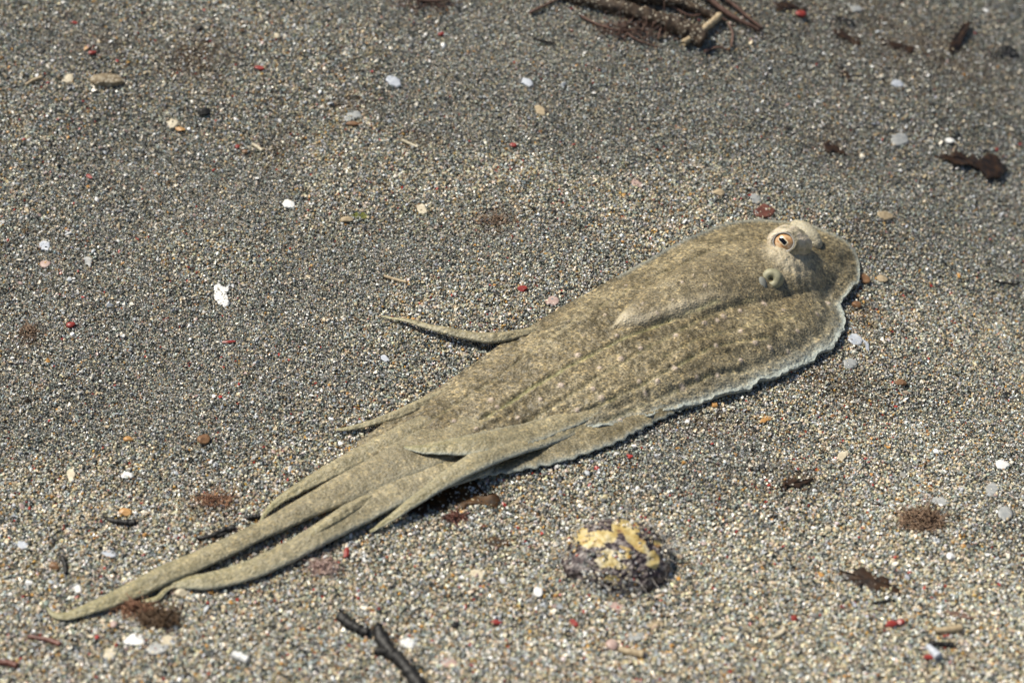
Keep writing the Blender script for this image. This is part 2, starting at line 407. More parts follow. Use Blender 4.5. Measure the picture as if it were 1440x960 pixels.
# grooves and yellow-green seams between the arms
SEAMS = [([(1010, 432), (960, 447), (900, 466), (840, 492), (780, 523), (720, 556), (660, 592), (600, 622)], .9, 1),
         ([(1060, 425), (1010, 440), (955, 466), (890, 500), (820, 538), (760, 572), (690, 604)], .25, .6),
         ([(1080, 470), (1010, 485), (940, 515), (870, 546), (800, 577), (740, 600), (690, 622)], .40, .9),
         ([(1060, 505), (990, 520), (920, 548), (850, 575), (780, 600)], .25, .8),
         ([(1000, 350), (930, 380), (860, 415), (780, 462), (700, 520), (620, 570), (550, 615)], .15, .6),
         ([(1120, 440), (1060, 455), (1000, 472), (930, 500)], .2, .5)]
for pts, cs_, gr in SEAMS:
    ln = pl(pts, .013, 50); d = seg_dist(GXb, GYb, ln)
    fadeq = .45+1.6*(fbm(GXb*260, GYb*260, 33, 3)-.4)
    z -= gr*0.0005*np.exp(-(d/0.0010)**2); z += gr*0.0005*np.exp(-((d-.0026)/0.0016)**2)
    m1[..., 2] = np.maximum(m1[..., 2], cs_*np.clip(fadeq, 0, 1)*np.exp(-(d/0.0009)**2))
# raised mantle sac
TIP = ground(872, 447, .016)[:2]; HEAD = ground(1098, 362, .022)[:2]
axv = HEAD-TIP; AL = np.linalg.norm(axv); axv /= AL; axn = np.array([-axv[1], axv[0]])
t = ((GXb-TIP[0])*axv[0]+(GYb-TIP[1])*axv[1])/AL; dd = (GXb-TIP[0])*axn[0]+(GYb-TIP[1])*axn[1]
wl = np.interp(t, [-.03, 0, .1, .3, .6, .85, 1, 1.2, 1.35], [.001, .003, .007, .012, .0165, .018, .017, .013, .005])
wu = np.interp(t, [-.03, 0, .1, .3, .6, .85, 1, 1.2, 1.35], [.001, .003, .008, .016, .023, .026, .025, .019, .006])
rr = np.where(dd > 0, dd/wu, -dd/wl)
mant = np.clip(1-rr**2, 0, 1)**0.75*np.interp(t, [-.06, -.02, .05, .2, .5, .8, 1, 1.2, 1.35], [0, .001, .003, .0048, .0062, .0068, .0064, .0045, 0])
z += mant
inm = sstep(1.05, .8, rr)*sstep(-.04, .02, t)*sstep(1.02, .9, t)
tipm = np.exp(-((t-.02)/.07)**2)*sstep(1.2, .5, rr)
lowm = np.exp(-((rr-.62)/.28)**2)*(dd < 0)*sstep(-.02, .05, t)*sstep(.75, .15, t)
m1[..., 0] = np.maximum(m1[..., 0], np.clip(tipm*.55+lowm*.6*fbm(GXb*400, GYb*400, 12, 3)*1.7+inm*.06, 0, 1))
# eye turret
EC = ground(1108, 352, .023)[:2]
de = np.hypot(GXb-EC[0], GYb-EC[1])
z += 0.0035*np.exp(-(de/0.0095)**3.0)
ring = np.exp(-(np.maximum(0, de-.007)/.006)**2)
pb = ground(1108, 372, .018)[:2]; dpb = np.hypot((GXb-pb[0])*.8, (GYb-pb[1])*1.0)
m1[..., 0] = np.maximum(m1[..., 0], np.clip(ring*.62, 0, 1))
m1[..., 0] = np.maximum(m1[..., 0], 1.1*np.exp(-(dpb/.0090)**2)*sstep(.25, .75, fbm(GXb*420, GYb*420, 14, 3)))
# margins: pale blue-white frill below, thin far margin
fr_w = np.interp(vv, [0, .12, .3, .5, .8, 1], [.0012, .0018, .0040, .0030, .0018, .0015])[:, None]
m1[..., 1] = np.clip(np.exp(-(e_lo/fr_w)**2)*(.35+.9*fbm(GXb*600, GYb*600, 87, 3)) + np.exp(-(e_up/0.0016)**2)*.55*(vv < .5)[:, None] + np.exp(-(e_lo/.011)**2)*np.interp(vv, [0, .12, .2, .32, .5, 1], [.1, .2, .55, .5, .3, .2])[:, None]*fbm(GXb*420, GYb*420, 88, 3), 0, 1)
# dark mottling over the back, and a shadow painted in right of the eye bulge
mot = fbm(GXb*130, GYb*130, 41, 3)*.45+fbm(GXb*620, GYb*620, 42, 2)*.55
m2[..., 1] = np.clip(sstep(.50, .66, mot)*.9*(1-m1[..., 1])*(1-m1[..., 0]), 0, 1)
shade_c = ground(1152, 352, .012)[:2]; m2[..., 1] = np.maximum(m2[..., 1], .75*np.exp(-(np.hypot(GXb-shade_c[0], GYb-shade_c[1])/.008)**2))
# papillae: pale raised dots
SP = [(1018, 443), (1041, 435), (1008, 448), (993, 453), (1043, 465), (1007, 485), (1084, 487), (1044, 507), (950, 469), (949, 516), (981, 530), (902, 489), (873, 501),
      (899, 534), (843, 516), (846, 557), (908, 552), (835, 545), (812, 496), (868, 470), (1103, 433), (1165, 424), (1122, 463), (1150, 440), (1075, 425), (760, 560), (730, 585),
      (790, 540), (700, 570), (670, 600), (752, 596), (812, 575), (780, 600), (690, 560), (640, 590), (1008, 527), (960, 545), (925, 535), (872, 588), (1063, 480), (1110, 492),
      (905, 425), (925, 440), (900, 432), (948, 420), (990, 400), (1013, 397), (975, 385), (960, 395), (1000, 378), (957, 342), (880, 400), (800, 450), (760, 490), (850, 440), (820, 470)]
_pxy = to_px(np.stack([GXb, GYb, terrain(GXb, GYb)+z], -1)); _z0 = z.copy()
def surf(px, py):
    d = np.hypot(_pxy[..., 0]-px, _pxy[..., 1]-py); best = d.min()
    cand = np.argwhere(d < max(2.5, best*1.05)); k = cand[np.argmin(GYb[cand[:, 0], cand[:, 1]])]
    i, j = k; return np.array([GXb[i, j], GYb[i, j], terrain(GXb[i, j], GYb[i, j])+_z0[i, j]])
for k, (px, py) in enumerate(SP):
    c = surf(px, py)[:2]; rad = (0.0011 if k % 3 else 0.0015)*(0.55 if k >= 41 else 1)
    d = np.hypot(GXb-c[0], GYb-c[1]); g = np.exp(-(d/rad)**4)
    z += 0.0007*g; m2[..., 0] = np.maximum(m2[..., 0], g*(.45+.3*((k*37) % 10)/10))
# skin relief
z += (fbm(GXb*420, GYb*520, 15, 3)-.5)*0.0013*np.clip(e/.004, .25, 1) + (fbm(GXb*90, GYb*110, 16, 2)-.5)*0.0016*np.clip(e/.006, 0, 1)
z += (fbm(GXb*520, GYb*520, 23, 3)-.5)*.0022*np.exp(-(de/.016)**4)
z += (fbm(GXb*1000, GYb*1000, 19, 2)-.5)*0.0010*np.exp(-(e_lo/.007)**2)
gz = terrain(GXb, GYb)
top = np.stack([GXb, GYb, gz+z], -1)
zb = np.maximum(gz+0.0006, gz+z-0.0013 - np.clip(e*1.6, 0, 1)) ; zb = np.minimum(zb, gz+z-0.0009)
bot = np.stack([GXb, GYb, zb], -1)
Vb = np.vstack([top.reshape(-1, 3), bot.reshape(-1, 3)])
Fb = grid_faces(NU, NV) + grid_faces(NU, NV, NU*NV, True)
def rim(a, b):
    return [(a[i], b[i], b[i+1], a[i+1]) for i in range(len(a)-1)]
I = np.arange(NU*NV).reshape(NU, NV)
Fb += rim(I[:, 0], I[:, 0]+NU*NV) + rim(I[::-1, -1], I[::-1, -1]+NU*NV) + rim(I[-1], I[-1]+NU*NV)
M1 = np.vstack([m1.reshape(-1, 3)]*2); M2 = np.vstack([m2.reshape(-1, 3)]*2)
add_island(Vb, Fb, M1, M2)

# --- arms: flattened tapering ribbons along their midlines (px, py, width px, height of midline above bed)
def arm(pts, thick, seed, armc=.8, edgew=.35, flat=.45, scal=0.0, n=None, dz=None, dark=0.0):
    pts = np.array(pts, float)
    q = ground(pts[:, 0], pts[:, 1], pts[:, 3]); wv = pts[:, 2]/FPX*DIST
    dat = catmull(np.c_[q[:, :2], wv, pts[:, 3]], 260); n = 260
    c, wd, hz = dat[:, :2], np.maximum(dat[:, 2], .0008), dat[:, 3]
    tg = np.gradient(c, axis=0); tg /= np.linalg.norm(tg, axis=1)[:, None]+1e-9; nr = np.stack([-tg[:, 1], tg[:, 0]], -1)
    # widths are read across the picture: undo the foreshortening for the side direction
    fs = np.sqrt(nr[:, 0]**2 + (nr[:, 1]*sp_)**2); wd = wd/np.maximum(fs, .6)
    K = 28; th = np.linspace(0, math.tau, K, endpoint=False)
    cs, sn = np.cos(th), np.sin(th)
    wob = 1+0.05*(fbm(np.linspace(0, 30, n), np.zeros(n)+seed, seed, 2)-.5)
    half = wd[:, None]/2*np.sign(cs)*np.abs(cs)**.85*wob[:, None]
    if scal:
        half = half + np.where(cs < -.5, -1, 0)*scal*(.5*np.sin(np.arange(n)*.62+seed+3*vnoise(np.arange(n)*.05, np.zeros(n), seed))+1.3*(vnoise(np.arange(n)*.33, np.zeros(n), seed+1)-.5))[:, None]
    hgt = np.minimum(thick, wd*flat)[:, None]*np.sign(sn)*np.abs(sn)**.9/2
    side = -1 if (nr[:, 1].mean() < 0) else 1
    X_ = c[:, None, 0]+nr[:, None, 0]*half*side; Y_ = c[:, None, 1]+nr[:, None, 1]*half*side
    Z_ = terrain(X_, Y_)*0 + terrain(c[:, 0], c[:, 1])[:, None] + hz[:, None] + hgt + (fbm(X_*450, Y_*450, seed, 2)-.5)*.0007
    # ridge along the midline
    Z_ = Z_ + 0.0006*np.exp(-(cs/.25)**2)*(sn > 0)*np.minimum(1, wd/.006)[:, None]
    V = np.stack([X_, Y_, Z_], -1).reshape(-1, 3)
    F = grid_faces(n, K, 0, side > 0, True)
    F += [tuple(range(K)), tuple(range((n-1)*K, n*K))]
    mm1 = np.zeros((n, K, 3)); mm2 = np.zeros((n, K, 3))
    mm1[..., 1] = np.where(cs < 0, np.clip(np.abs(cs)**5, 0, 1)*edgew, np.clip(np.abs(cs)**8, 0, 1)*edgew*.5)
    mm1[..., 2] = (np.linspace(0, 1, n)[:, None]**5)*.5
    mm2[..., 2] = armc; mm2[..., 1] = np.clip(sstep(.48, .68, .5*fbm(X_*220, Y_*220, seed+3, 3)+.5*fbm(X_*700, Y_*700, seed+4, 2))*.55*np.clip(1-np.abs(cs)**3, .15, 1), 0, 1)+dark
    add_island(V, F, mm1.reshape(-1, 3), mm2.reshape(-1, 3))
# under-skirt (next arm's web showing below the near margin)
arm([(985, 562, 6, .002), (930, 578, 20, .0025), (870, 602, 30, .003), (810, 622, 36, .003), (750, 638, 36, .003), (700, 651, 30, .003), (655, 662, 22, .003), (615, 671, 14, .003), (560, 690, 6, .003)], .0026, 61, .30, 1.0, .25, .0010, dark=.30)
# long middle arm with the curled tip
arm([(800, 520, 40, .004), (700, 575, 60, .006), (620, 622, 58, .006), (560, 650, 47, .0055), (500, 680, 40, .005), (440, 709, 30, .0045), (380, 740, 24, .004), (320, 769, 23, .0035),
     (260, 796, 24, .0035), (200, 824, 23, .003), (150, 846, 17, .003), (110, 861, 11, .0025), (85, 866, 7, .002), (72, 861, 4.5, .002), (66, 852, 2.5, .002)], .0042, 62, .55, .3, .32)
# far thin arm
arm([(690, 540, 20, .003), (620, 585, 30, .005), (560, 615, 28, .005), (510, 639, 24, .0045), (465, 662, 20, .004), (425, 684, 15, .0035), (395, 702, 11, .003), (376, 718, 7, .0025), (366, 733, 3, .0015)], .0038, 63, .75, .25, .3)
# near lower arm ending in a hook
arm([(760, 615, 24, .002), (690, 643, 36, .0035), (620, 664, 42, .0045), (560, 687, 42, .0045), (500, 722, 35, .004), (440, 757, 28, .004), (390, 784, 25, .0035), (340, 805, 22, .003), (295, 816, 18, .003), (262, 819, 13, .0025),
     (243, 822, 9, .0022), (232, 830, 7.5, .002), (222, 840, 6, .0018), (208, 844, 4, .0016), (198, 843, 2, .0014)], .0038, 64, .7, .6, .3)
# short arm folded along the near arm
arm([(560, 682, 3, .002), (520, 700, 11, .0050), (488, 718, 14, .0062), (462, 734, 12, .0066), (440, 750, 8, .0058), (428, 764, 5, .004), (424, 777, 2, .002)], .0026, 65, .95, .1)
# leaf-shaped arm tip lying over the others
arm([(880, 560, 6, .004), (800, 590, 24, .0065), (730, 612, 30, .0092), (680, 622, 27, .0102), (635, 628, 20, .0100), (600, 631, 12, .0092), (580, 630, 7, .0086), (568, 628, 3, .0082)], .0022, 66, .7, .9, .2)
# near margin arm crossing down to the sand
arm([(860, 590, 6, .002), (800, 605, 20, .0045), (740, 621, 28, .0075), (692, 638, 28, .0088), (655, 657, 24, .0092), (625, 675, 19, .0085), (595, 696, 15, .007), (565, 717, 11, .005), (540, 735, 7, .003), (520, 748, 3, .0012)], .0034, 67, .85, .85, .35)
# small arm reaching out on the far side
arm([(770, 458, 6, .003), (725, 470, 12, .0045), (690, 475, 13, .005), (655, 471, 11, .005), (620, 463, 9, .005), (585, 454, 6.5, .004), (558, 448, 4, .003), (537, 445, 2, .002)], .0042, 68, .95, .25)
# small far tip
arm([(640, 545, 8, .003), (590, 569, 14, .004), (560, 582, 12, .004), (530, 592, 8.5, .0035), (505, 599, 6, .003), (485, 603, 4, .002), (470, 604, 2, .0015)], .003, 69, .95, .1)

# --- head lumps that belong to the same skin
def frame_to(cen, look):
    zz = look/np.linalg.norm(look); xx = np.cross([0, 0, 1.], zz); xx /= np.linalg.norm(xx); yy = np.cross(zz, xx); return xx, yy, zz
def lathe(cen, fr, prof, nv=40, ex=1.0, rot=0.0, wob=0.0, seed=0):
    xx, yy, zz = fr; ph = np.linspace(0, math.tau, nv, endpoint=False)
    V = []
    for (r_, h_) in prof:
        a = r_*ex*np.cos(ph); b = r_*np.sin(ph)
        if wob:
            f = 1+wob*(vnoise(np.cos(ph)*2+seed, np.sin(ph)*2+h_*900, seed)-.5); a = a*f; b = b*f
        A = a*math.cos(rot)-b*math.sin(rot); Bq = a*math.sin(rot)+b*math.cos(rot)
        V.append(cen + A[:, None]*xx + Bq[:, None]*yy + h_*zz)
    V = np.array(V); return V.reshape(-1, 3), grid_faces(len(prof), nv, 0, False, True)
ecen = surf(1106, 352)+np.array([0, 0, .0012])
ecen = plane_pt(1103, 341, ecen[2])
look = CAMP-ecen; look = look/np.linalg.norm(look) + np.array([-.22, .05, .12])
fr = frame_to(ecen, look)
# swollen eyelid, same skin
prof = [(.0048, .0018), (.0053, .0025), (.0060, .0025), (.0068, .0016), (.0076, -.0002), (.0085, -.0022), (.0092, -.0050), (.0097, -.0085), (.0100, -.0140)]
V, F = lathe(ecen, fr, prof, 64, 1.12, .2, .22, 5)
V = V + (fbm(V[:, 0]*700, V[:, 1]*700+V[:, 2]*500, 5, 3)-.5)[:, None]*.0011
nl = len(V); lidn = fbm(V[:, 0]*350, V[:, 1]*350+V[:, 2]*300, 6, 3)
add_island(V, F, np.stack([.15+.75*sstep(.3, .65, lidn), np.full(nl, .10), np.zeros(nl)], -1), np.stack([.35*sstep(.45, .7, lidn), .55*sstep(.5, .35, lidn), np.full(nl, .2)], -1))
def blob(cpx, cpy, cz, rad, axes_px_ang, m1c, m2c, bumps=.05, seed=1, nu=28, nv=40):
    """ellipsoid lump: rad=(a,b,c) metres, a along picture angle"""
    c = surf(cpx, cpy)+np.array([0, 0, cz]) if cz < .01 else plane_pt(cpx, cpy, cz); cz = c[2]; ang = R(axes_px_ang)
    p2 = plane_pt(cpx+20*math.cos(ang), cpy-20*math.sin(ang), cz); ax = (p2-c)/np.linalg.norm(p2-c); ay = np.array([-ax[1], ax[0], 0])
    th = np.linspace(.02, math.pi-.02, nu)[:, None]; ph = np.linspace(0, math.tau, nv, endpoint=False)[None]
    x = np.sin(th)*np.cos(ph); y = np.sin(th)*np.sin(ph); zz = np.cos(th)+0*ph
    f = 1+bumps*(fbm(x*3+5, y*3+zz*2, seed, 3)-.5)*2
    V = c + (x*f*rad[0])[..., None]*ax + (y*f*rad[1])[..., None]*ay + (zz*f*rad[2])[..., None]*np.array([0, 0, 1])
    F = grid_faces(nu, nv, 0, True, True)
    a = np.tile(np.array(m1c, float), (nu*nv, 1)); b = np.tile(np.array(m2c, float), (nu*nv, 1))
    b[:, 1] += .25*sstep(.55, .75, fbm(V[..., 0]*600, V[..., 1]*600, seed+9, 2)).ravel()
    add_island(V.reshape(-1, 3), F, a, b)
blob(1133, 328, ecen[2]-.0035, (.0108, .0056, .0056), -42, (.35, .25, .05), (0, .05, .5), .06, 3)          # far eye stalk / bulge
blob(1146, 340, ecen[2]-.0045, (.0040, .0040, .0042), -42, (.40, .30, 0), (0, 0, .4), .05, 4)
# lip of the mantle opening
def tube_island(pts, seed, m1c, m2c):
    pts = np.array(pts, float); q = plane_pt(pts[:, 0], pts[:, 1], pts[:, 3]); d = catmull(np.c_[q, pts[:, 2]/FPX*DIST/2], 40)
    n, K = 40, 12; tg = np.gradient(d[:, :3], axis=0); tg /= np.linalg.norm(tg, axis=1)[:, None]
    up = np.array([0, 0, 1.]); sd_ = np.cross(tg, up); sd_ /= np.linalg.norm(sd_, axis=1)[:, None]; u2 = np.cross(sd_, tg)
    th = np.linspace(0, math.tau, K, endpoint=False)
    V = d[:, None, :3] + d[:, 3, None, None]*(np.cos(th)[None, :, None]*sd_[:, None]+np.sin(th)[None, :, None]*u2[:, None])
    add_island(V.reshape(-1, 3), grid_faces(n, K, 0, True, True)+[tuple(range(K)), tuple(range((n-1)*K, n*K))], np.tile(m1c, (n*K, 1)), np.tile(m2c, (n*K, 1)))

ALLV = np.vstack(OV); obase = np.array([*plane_pt(760, 540)[:2], 0.0]); obase[2] = terrain(obase[0], obase[1])
octo = empty('octopus', obase, 'long flat sandy-tan octopus gliding over the sand with arms trailing to the left', 'octopus')
me = bpy.data.meshes.new('body')
me.from_pydata((ALLV-obase).tolist(), [], OF); me.update()
for nm, arr in (('m1', OM1), ('m2', OM2)):
    a = me.attributes.new(nm, 'FLOAT_COLOR', 'POINT'); M = np.clip(np.vstack(arr), 0, 1)
    a.data.foreach_set('color', np.c_[M, np.ones(len(M))].astype(np.float32).ravel())
body = link('body', me, m_oct); body.parent = octo

def child(name, V, F, mat, parent, smooth=True):
    o = link(name, mesh(name, np.asarray(V)-obase, F), mat, None, smooth); o.parent = parent; return o
# --- eye
m_iris, N, L, B = new_mat('iris')
tc2 = N.new('ShaderNodeTexCoord'); nz = N.new('ShaderNodeTexNoise'); nz.inputs['Scale'].default_value = 420; L.new(tc2.outputs['Object'], nz.inputs['Vector'])
r = ramp(N, [(.3, (.30, .13, .05)), (.5, (.52, .30, .14)), (.68, (.66, .47, .30))]); L.new(nz.outputs['Fac'], r.inputs[0]); L.new(r.outputs[0], B.inputs['Base Color'])
B.inputs['Roughness'].default_value = .16; B.inputs['Coat Weight'].default_value = .6
m_lid2 = simple('eye_rim', (.22, .22, .21), (.40, .37, .33), 350, .35, .2)
m_pup = simple('pupil', (.004, .004, .005), (.006, .006, .007), 500, .12, 0)
m_gold = simple('pupil_edge', (.70, .58, .38), (.80, .70, .50), 500, .3, 0)
RS = .0056
prof = [(RS*math.sin(a)+1e-6, RS*math.cos(a)-RS*.35) for a in np.linspace(0.0, 1.9, 16)]
V, F = lathe(ecen, fr, prof, 40, 1.12); eye = child('eye', V, F, m_iris, octo)
eye['label'] = 'copper-coloured eye with slanted black bar pupil'
prof = [(.0044, .0020), (.0047, .0025), (.0050, .0026), (.0054, .0020)]
V, F = lathe(ecen, fr, prof, 48, 1.12, 0, .05, 2); child('eye_rim', V, F, m_lid2, octo)
# pupil: slanted bar lying on the eyeball
def eyepatch(hw, hh_, lift, ang, ox=0, oy=0, n=14, m=8):
    xx, yy, zz = fr; V = []
    for i in np.linspace(-1, 1, n):
        for j in np.linspace(-1, 1, m):
            a = i*hw*(1-.06*abs(j)**4); b = j*hh_*(1-.10*abs(i)**6)
            A = a*math.cos(ang)-b*math.sin(ang)+ox; Bq = a*math.sin(ang)+b*math.cos(ang)+oy
            h_ = math.sqrt(max(RS*RS-(A/1.12)**2-Bq**2, 0))-RS*.35+lift
            V.append(ecen+A*xx+Bq*yy+h_*zz)
    return V, grid_faces(n, m)
PA = R(-28)
V, F = eyepatch(.00275, .00150, .00006, PA, -.0002, .0005); child('pupil_edge', V, F, m_gold, eye)
V, F = eyepatch(.00235, .00112, .00014, PA, -.00035, .0005); child('pupil', V, F, m_pup, eye)

# --- siphon and the grey gap of the mantle opening
m_siph, N, L, B = new_mat('siphon')
tc2 = N.new('ShaderNodeTexCoord'); nz = N.new('ShaderNodeTexNoise'); nz.inputs['Scale'].default_value = 300; L.new(tc2.outputs['Object'], nz.inputs['Vector'])
r = ramp(N, [(.35, (.21, .20, .125)), (.65, (.33, .31, .20))]); L.new(nz.outputs['Fac'], r.inputs[0]); L.new(r.outputs[0], B.inputs['Base Color'])
B.inputs['Roughness'].default_value = .6; B.inputs['Subsurface Weight'].default_value = .15; B.inputs['Subsurface Radius'].default_value = (.002, .002, .001)
scen = surf(1086, 391); scen = scen+(CAMP-scen)/np.linalg.norm(CAMP-scen)*.0013; fs_ = frame_to(scen, (CAMP-scen)/np.linalg.norm(CAMP-scen)+np.array([-.1, .0, .1]))
prof = [(.0002, -.0022), (.0009, -.0018), (.0012, -.0006), (.0016, -.0001), (.0026, .0003), (.0037, .0003), (.0046, -.0003), (.0053, -.0014), (.0058, -.004), (.0060, -.008)]
V, F = lathe(scen, fs_, prof, 36, 1.0, 0, .06, 3); child('siphon', V, F, m_siph, octo)
m_gap = simple('mantle_gap', (.16, .165, .15), (.22, .22, .19), 200, .75, .3)
prof = [(.0001, .0006), (.0020, .0004), (.0034, -.0002), (.0044, -.002), (.0048, -.005)]
gcen = surf(1073, 398)+np.array([0, 0, -.0009]); V, F = lathe(gcen, frame_to(gcen, CAMP-gcen), prof, 24, .6, .35); child('mantle_opening', V, F, m_gap, octo)

# ================================================================== debris on the bed
def plate(name, px, py, outline, thick, mat, label, cat, group=None, curl=0.0, dz=0.0006, rings=4, wav=0.0, seed=0, tilt=(0, 0), frac=.09, sit=-.0001):
    """thin piece with a real outline (offsets in picture px, unprojected onto the bed), thickness and curl"""
    wav = wav*.45; O = np.array(outline, float); c = ground(px, py, dz); rsf = np.random.default_rng(seed+500)
    for it in range(2 if len(O) < 20 else 0):                 # broken, ragged outline
        nx_ = np.roll(O, -1, 0); L_ = np.linalg.norm(nx_-O, axis=1)[:, None]
        mid_ = (O+nx_)/2 + rsf.standard_normal(O.shape)*L_*frac
        O = np.stack([O, mid_], 1).reshape(-1, 2)
    Q = ground(px+O[:, 0], py+O[:, 1], dz) - c; Q[:, 2] = 0
    n = len(Q); rad = np.abs(Q[:, :2]).max()+1e-9; T, Bm = [], []
    for k in range(1, rings+1):
        f = k/rings
        for q in Q*f:
            d = np.hypot(q[0], q[1])/rad
            zz = curl*rad*(1-d*d) + wav*(vnoise(q[0]/rad*2+seed*3.1, q[1]/rad*2+7, seed)-.5)*rad*2*f + q[0]*tilt[0]+q[1]*tilt[1]
            T.append((q[0], q[1], zz))
    T = np.array(T); z0 = curl*rad
    topv = np.vstack([[0, 0, z0], T]); botv = topv.copy(); botv[:, 2] -= thick
    topv[-n:, :2] *= .97
    V = np.vstack([topv, botv]); m = len(topv)
    F = [(0, 1+i, 1+(i+1) % n) for i in range(n)]
    for k in range(rings-1):
        for i in range(n):
            a, b = 1+k*n+i, 1+k*n+(i+1) % n
            F.append((a, a+n, b+n, b))
    F2 = [tuple(j+m for j in f[::-1]) for f in F]
    o0 = 1+(rings-1)*n
    F3 = [(o0+i, o0+m+i, o0+m+(i+1) % n, o0+(i+1) % n) for i in range(n)]
    W = V + c; W[:, 2] += terrain(W[:, 0], W[:, 1])-terrain(c[0], c[1])
    # lie on the bed rather than in it
    low = (W[m:, 2]-terrain(W[m:, 0], W[m:, 1])).min()
    W[:, 2] += sit-low
    return thing(name, W, F+F2+F3, mat, label, cat, group)
def irr(a, b, ang, n=11, jag=.22, seed=0):
    rs = np.random.default_rng(seed); th = np.sort(np.linspace(0, math.tau, n, endpoint=False)+(rs.random(n)-.5)*.35)
    r_ = 1+(rs.random(n)-.5)*2*jag; x = a*r_*np.cos(th); y = b*r_*np.sin(th); A = R(ang)
    return np.stack([x*math.cos(A)+y*math.sin(A), -x*math.sin(A)+y*math.cos(A)], -1)
def ico(sub=2):
    t = (1+5**.5)/2; V = [(-1, t, 0), (1, t, 0), (-1, -t, 0), (1, -t, 0), (0, -1, t), (0, 1, t), (0, -1, -t), (0, 1, -t), (t, 0, -1), (t, 0, 1), (-t, 0, -1), (-t, 0, 1)]
    F = [(0, 11, 5), (0, 5, 1), (0, 1, 7), (0, 7, 10), (0, 10, 11), (1, 5, 9), (5, 11, 4), (11, 10, 2), (10, 7, 6), (7, 1, 8), (3, 9, 4), (3, 4, 2), (3, 2, 6), (3, 6, 8), (3, 8, 9), (4, 9, 5), (2, 4, 11), (6, 2, 10), (8, 6, 7), (9, 8, 1)]
    V = [np.array(v)/np.linalg.norm(v) for v in V]
    for _ in range(sub):
        cache = {}; G = []
        def mid(a, b):
            k_ = (min(a, b), max(a, b))
            if k_ not in cache: m_ = V[a]+V[b]; V.append(m_/np.linalg.norm(m_)); cache[k_] = len(V)-1
            return cache[k_]
        for a, b, c in F:
            x, y, z_ = mid(a, b), mid(b, c), mid(c, a); G += [(a, x, z_), (b, y, x), (c, z_, y), (x, y, z_)]
        F = G
    return np.array(V), F
ICO2 = ico(2)
def pebble(name, px, py, a, b, ang, mat, label, cat, group=None, hz=.6, sink=.3, seed=0, rough=.25):
    """a, b: half sizes in picture px"""
    rs = np.random.default_rng(seed); V, F = ICO2; V = V.copy()
    dirs = rs.standard_normal((7, 3)); dirs /= np.linalg.norm(dirs, axis=1)[:, None]
    for d in dirs:                                           # facets broken off
        h_ = V@d; lim = 1-rough*(.5+rs.random()); V = V-np.where(h_ > lim, h_-lim, 0)[:, None]*d
    sa = a/FPX*DIST; sb = b/FPX*DIST/.8; c = ground(px, py)
    A = R(ang); W = np.stack([V[:, 0]*sa, V[:, 1]*sb, V[:, 2]*min(sa, sb)*hz], -1)
    W = np.stack([W[:, 0]*math.cos(A)-W[:, 1]*math.sin(A), W[:, 0]*math.sin(A)+W[:, 1]*math.cos(A), W[:, 2]], -1)
    W[:, 2] += c[2]+0.0006+min(sa, sb)*hz*(1-2*sink); W[:, :2] += c[:2]
    return thing(name, W, F, mat, label, cat, group, smooth=False)
def tube(P, rad, K=8, jag=0.0, seed=0):
    P = np.asarray(P, float); n = len(P); rs = np.random.default_rng(seed)
    tg = np.gradient(P, axis=0); tg /= np.linalg.norm(tg, axis=1)[:, None]+1e-12
    up = np.tile([0, 0, 1.], (n, 1)); up[np.abs(tg[:, 2]) > .95] = (1, 0, 0)
    sd_ = np.cross(tg, up); sd_ /= np.linalg.norm(sd_, axis=1)[:, None]; u2 = np.cross(sd_, tg)
    th = np.linspace(0, math.tau, K, endpoint=False)
    rr_ = np.asarray(rad)[:, None]*(1+jag*(rs.random((n, K))-.5)*2)
    V = P[:, None]+rr_[..., None]*(np.cos(th)[None, :, None]*sd_[:, None]+np.sin(th)[None, :, None]*u2[:, None])
    return V.reshape(-1, 3), grid_faces(n, K, 0, True, True)+[tuple(range(K)), tuple(range((n-1)*K, n*K))]
def stick_geo(pts, w0, w1, n=24, jag=.12, seed=0, lift=.5, K=8):
    pts = np.array(pts, float); g = ground(pts[:, 0], pts[:, 1]); P = catmull(g, n)
    rad = np.linspace(w0, w1, n)/2/FPX*DIST
    P[:, 2] = terrain(P[:, 0], P[:, 1]) + rad*lift+.0006
    return tube(P, rad, K, jag, seed)
def stick(name, pts, w0, w1, mat, label, cat, group=None, **k):
    V, F = stick_geo(pts, w0, w1, **k); return thing(name, V, F, mat, label, cat, group)
def join(parts):
    V, F, o = [], [], 0
    for v_, f_ in parts:
        V.append(v_); F += [tuple(int(i)+o for i in f) for f in f_]; o += len(v_)
    return np.vstack(V), F
def tuft(name, px, py, a, b, mat, label, cat, nfil=90, seed=0, hgt=.004, ln=.007):
    rs = np.random.default_rng(seed); parts = []
    for k_ in range(int(nfil*1.9)):
        th = rs.random()*math.tau; r_ = rs.random()**.6; c = ground(px+a*r_*math.cos(th), py+b*r_*math.sin(th))
        d = rs.standard_normal(3)*np.array([1, 1, .45]); d /= np.linalg.norm(d); d2 = rs.standard_normal(3)*.6
        t_ = np.linspace(0, 1, 5)[:, None]; P = c+[0, 0, .0008+hgt*(1-r_)*rs.random()]+(t_*d+t_**2*d2)*ln*.75*(.3+.7*rs.random())
        P[:, 2] = np.maximum(P[:, 2], terrain(P[:, 0], P[:, 1])+.0005)
        parts.append(tube(P, np.linspace(.00030, .00014, 5), 4, .2, k_))
    V, F = join(parts); return thing(name, V, F, mat, label, cat)

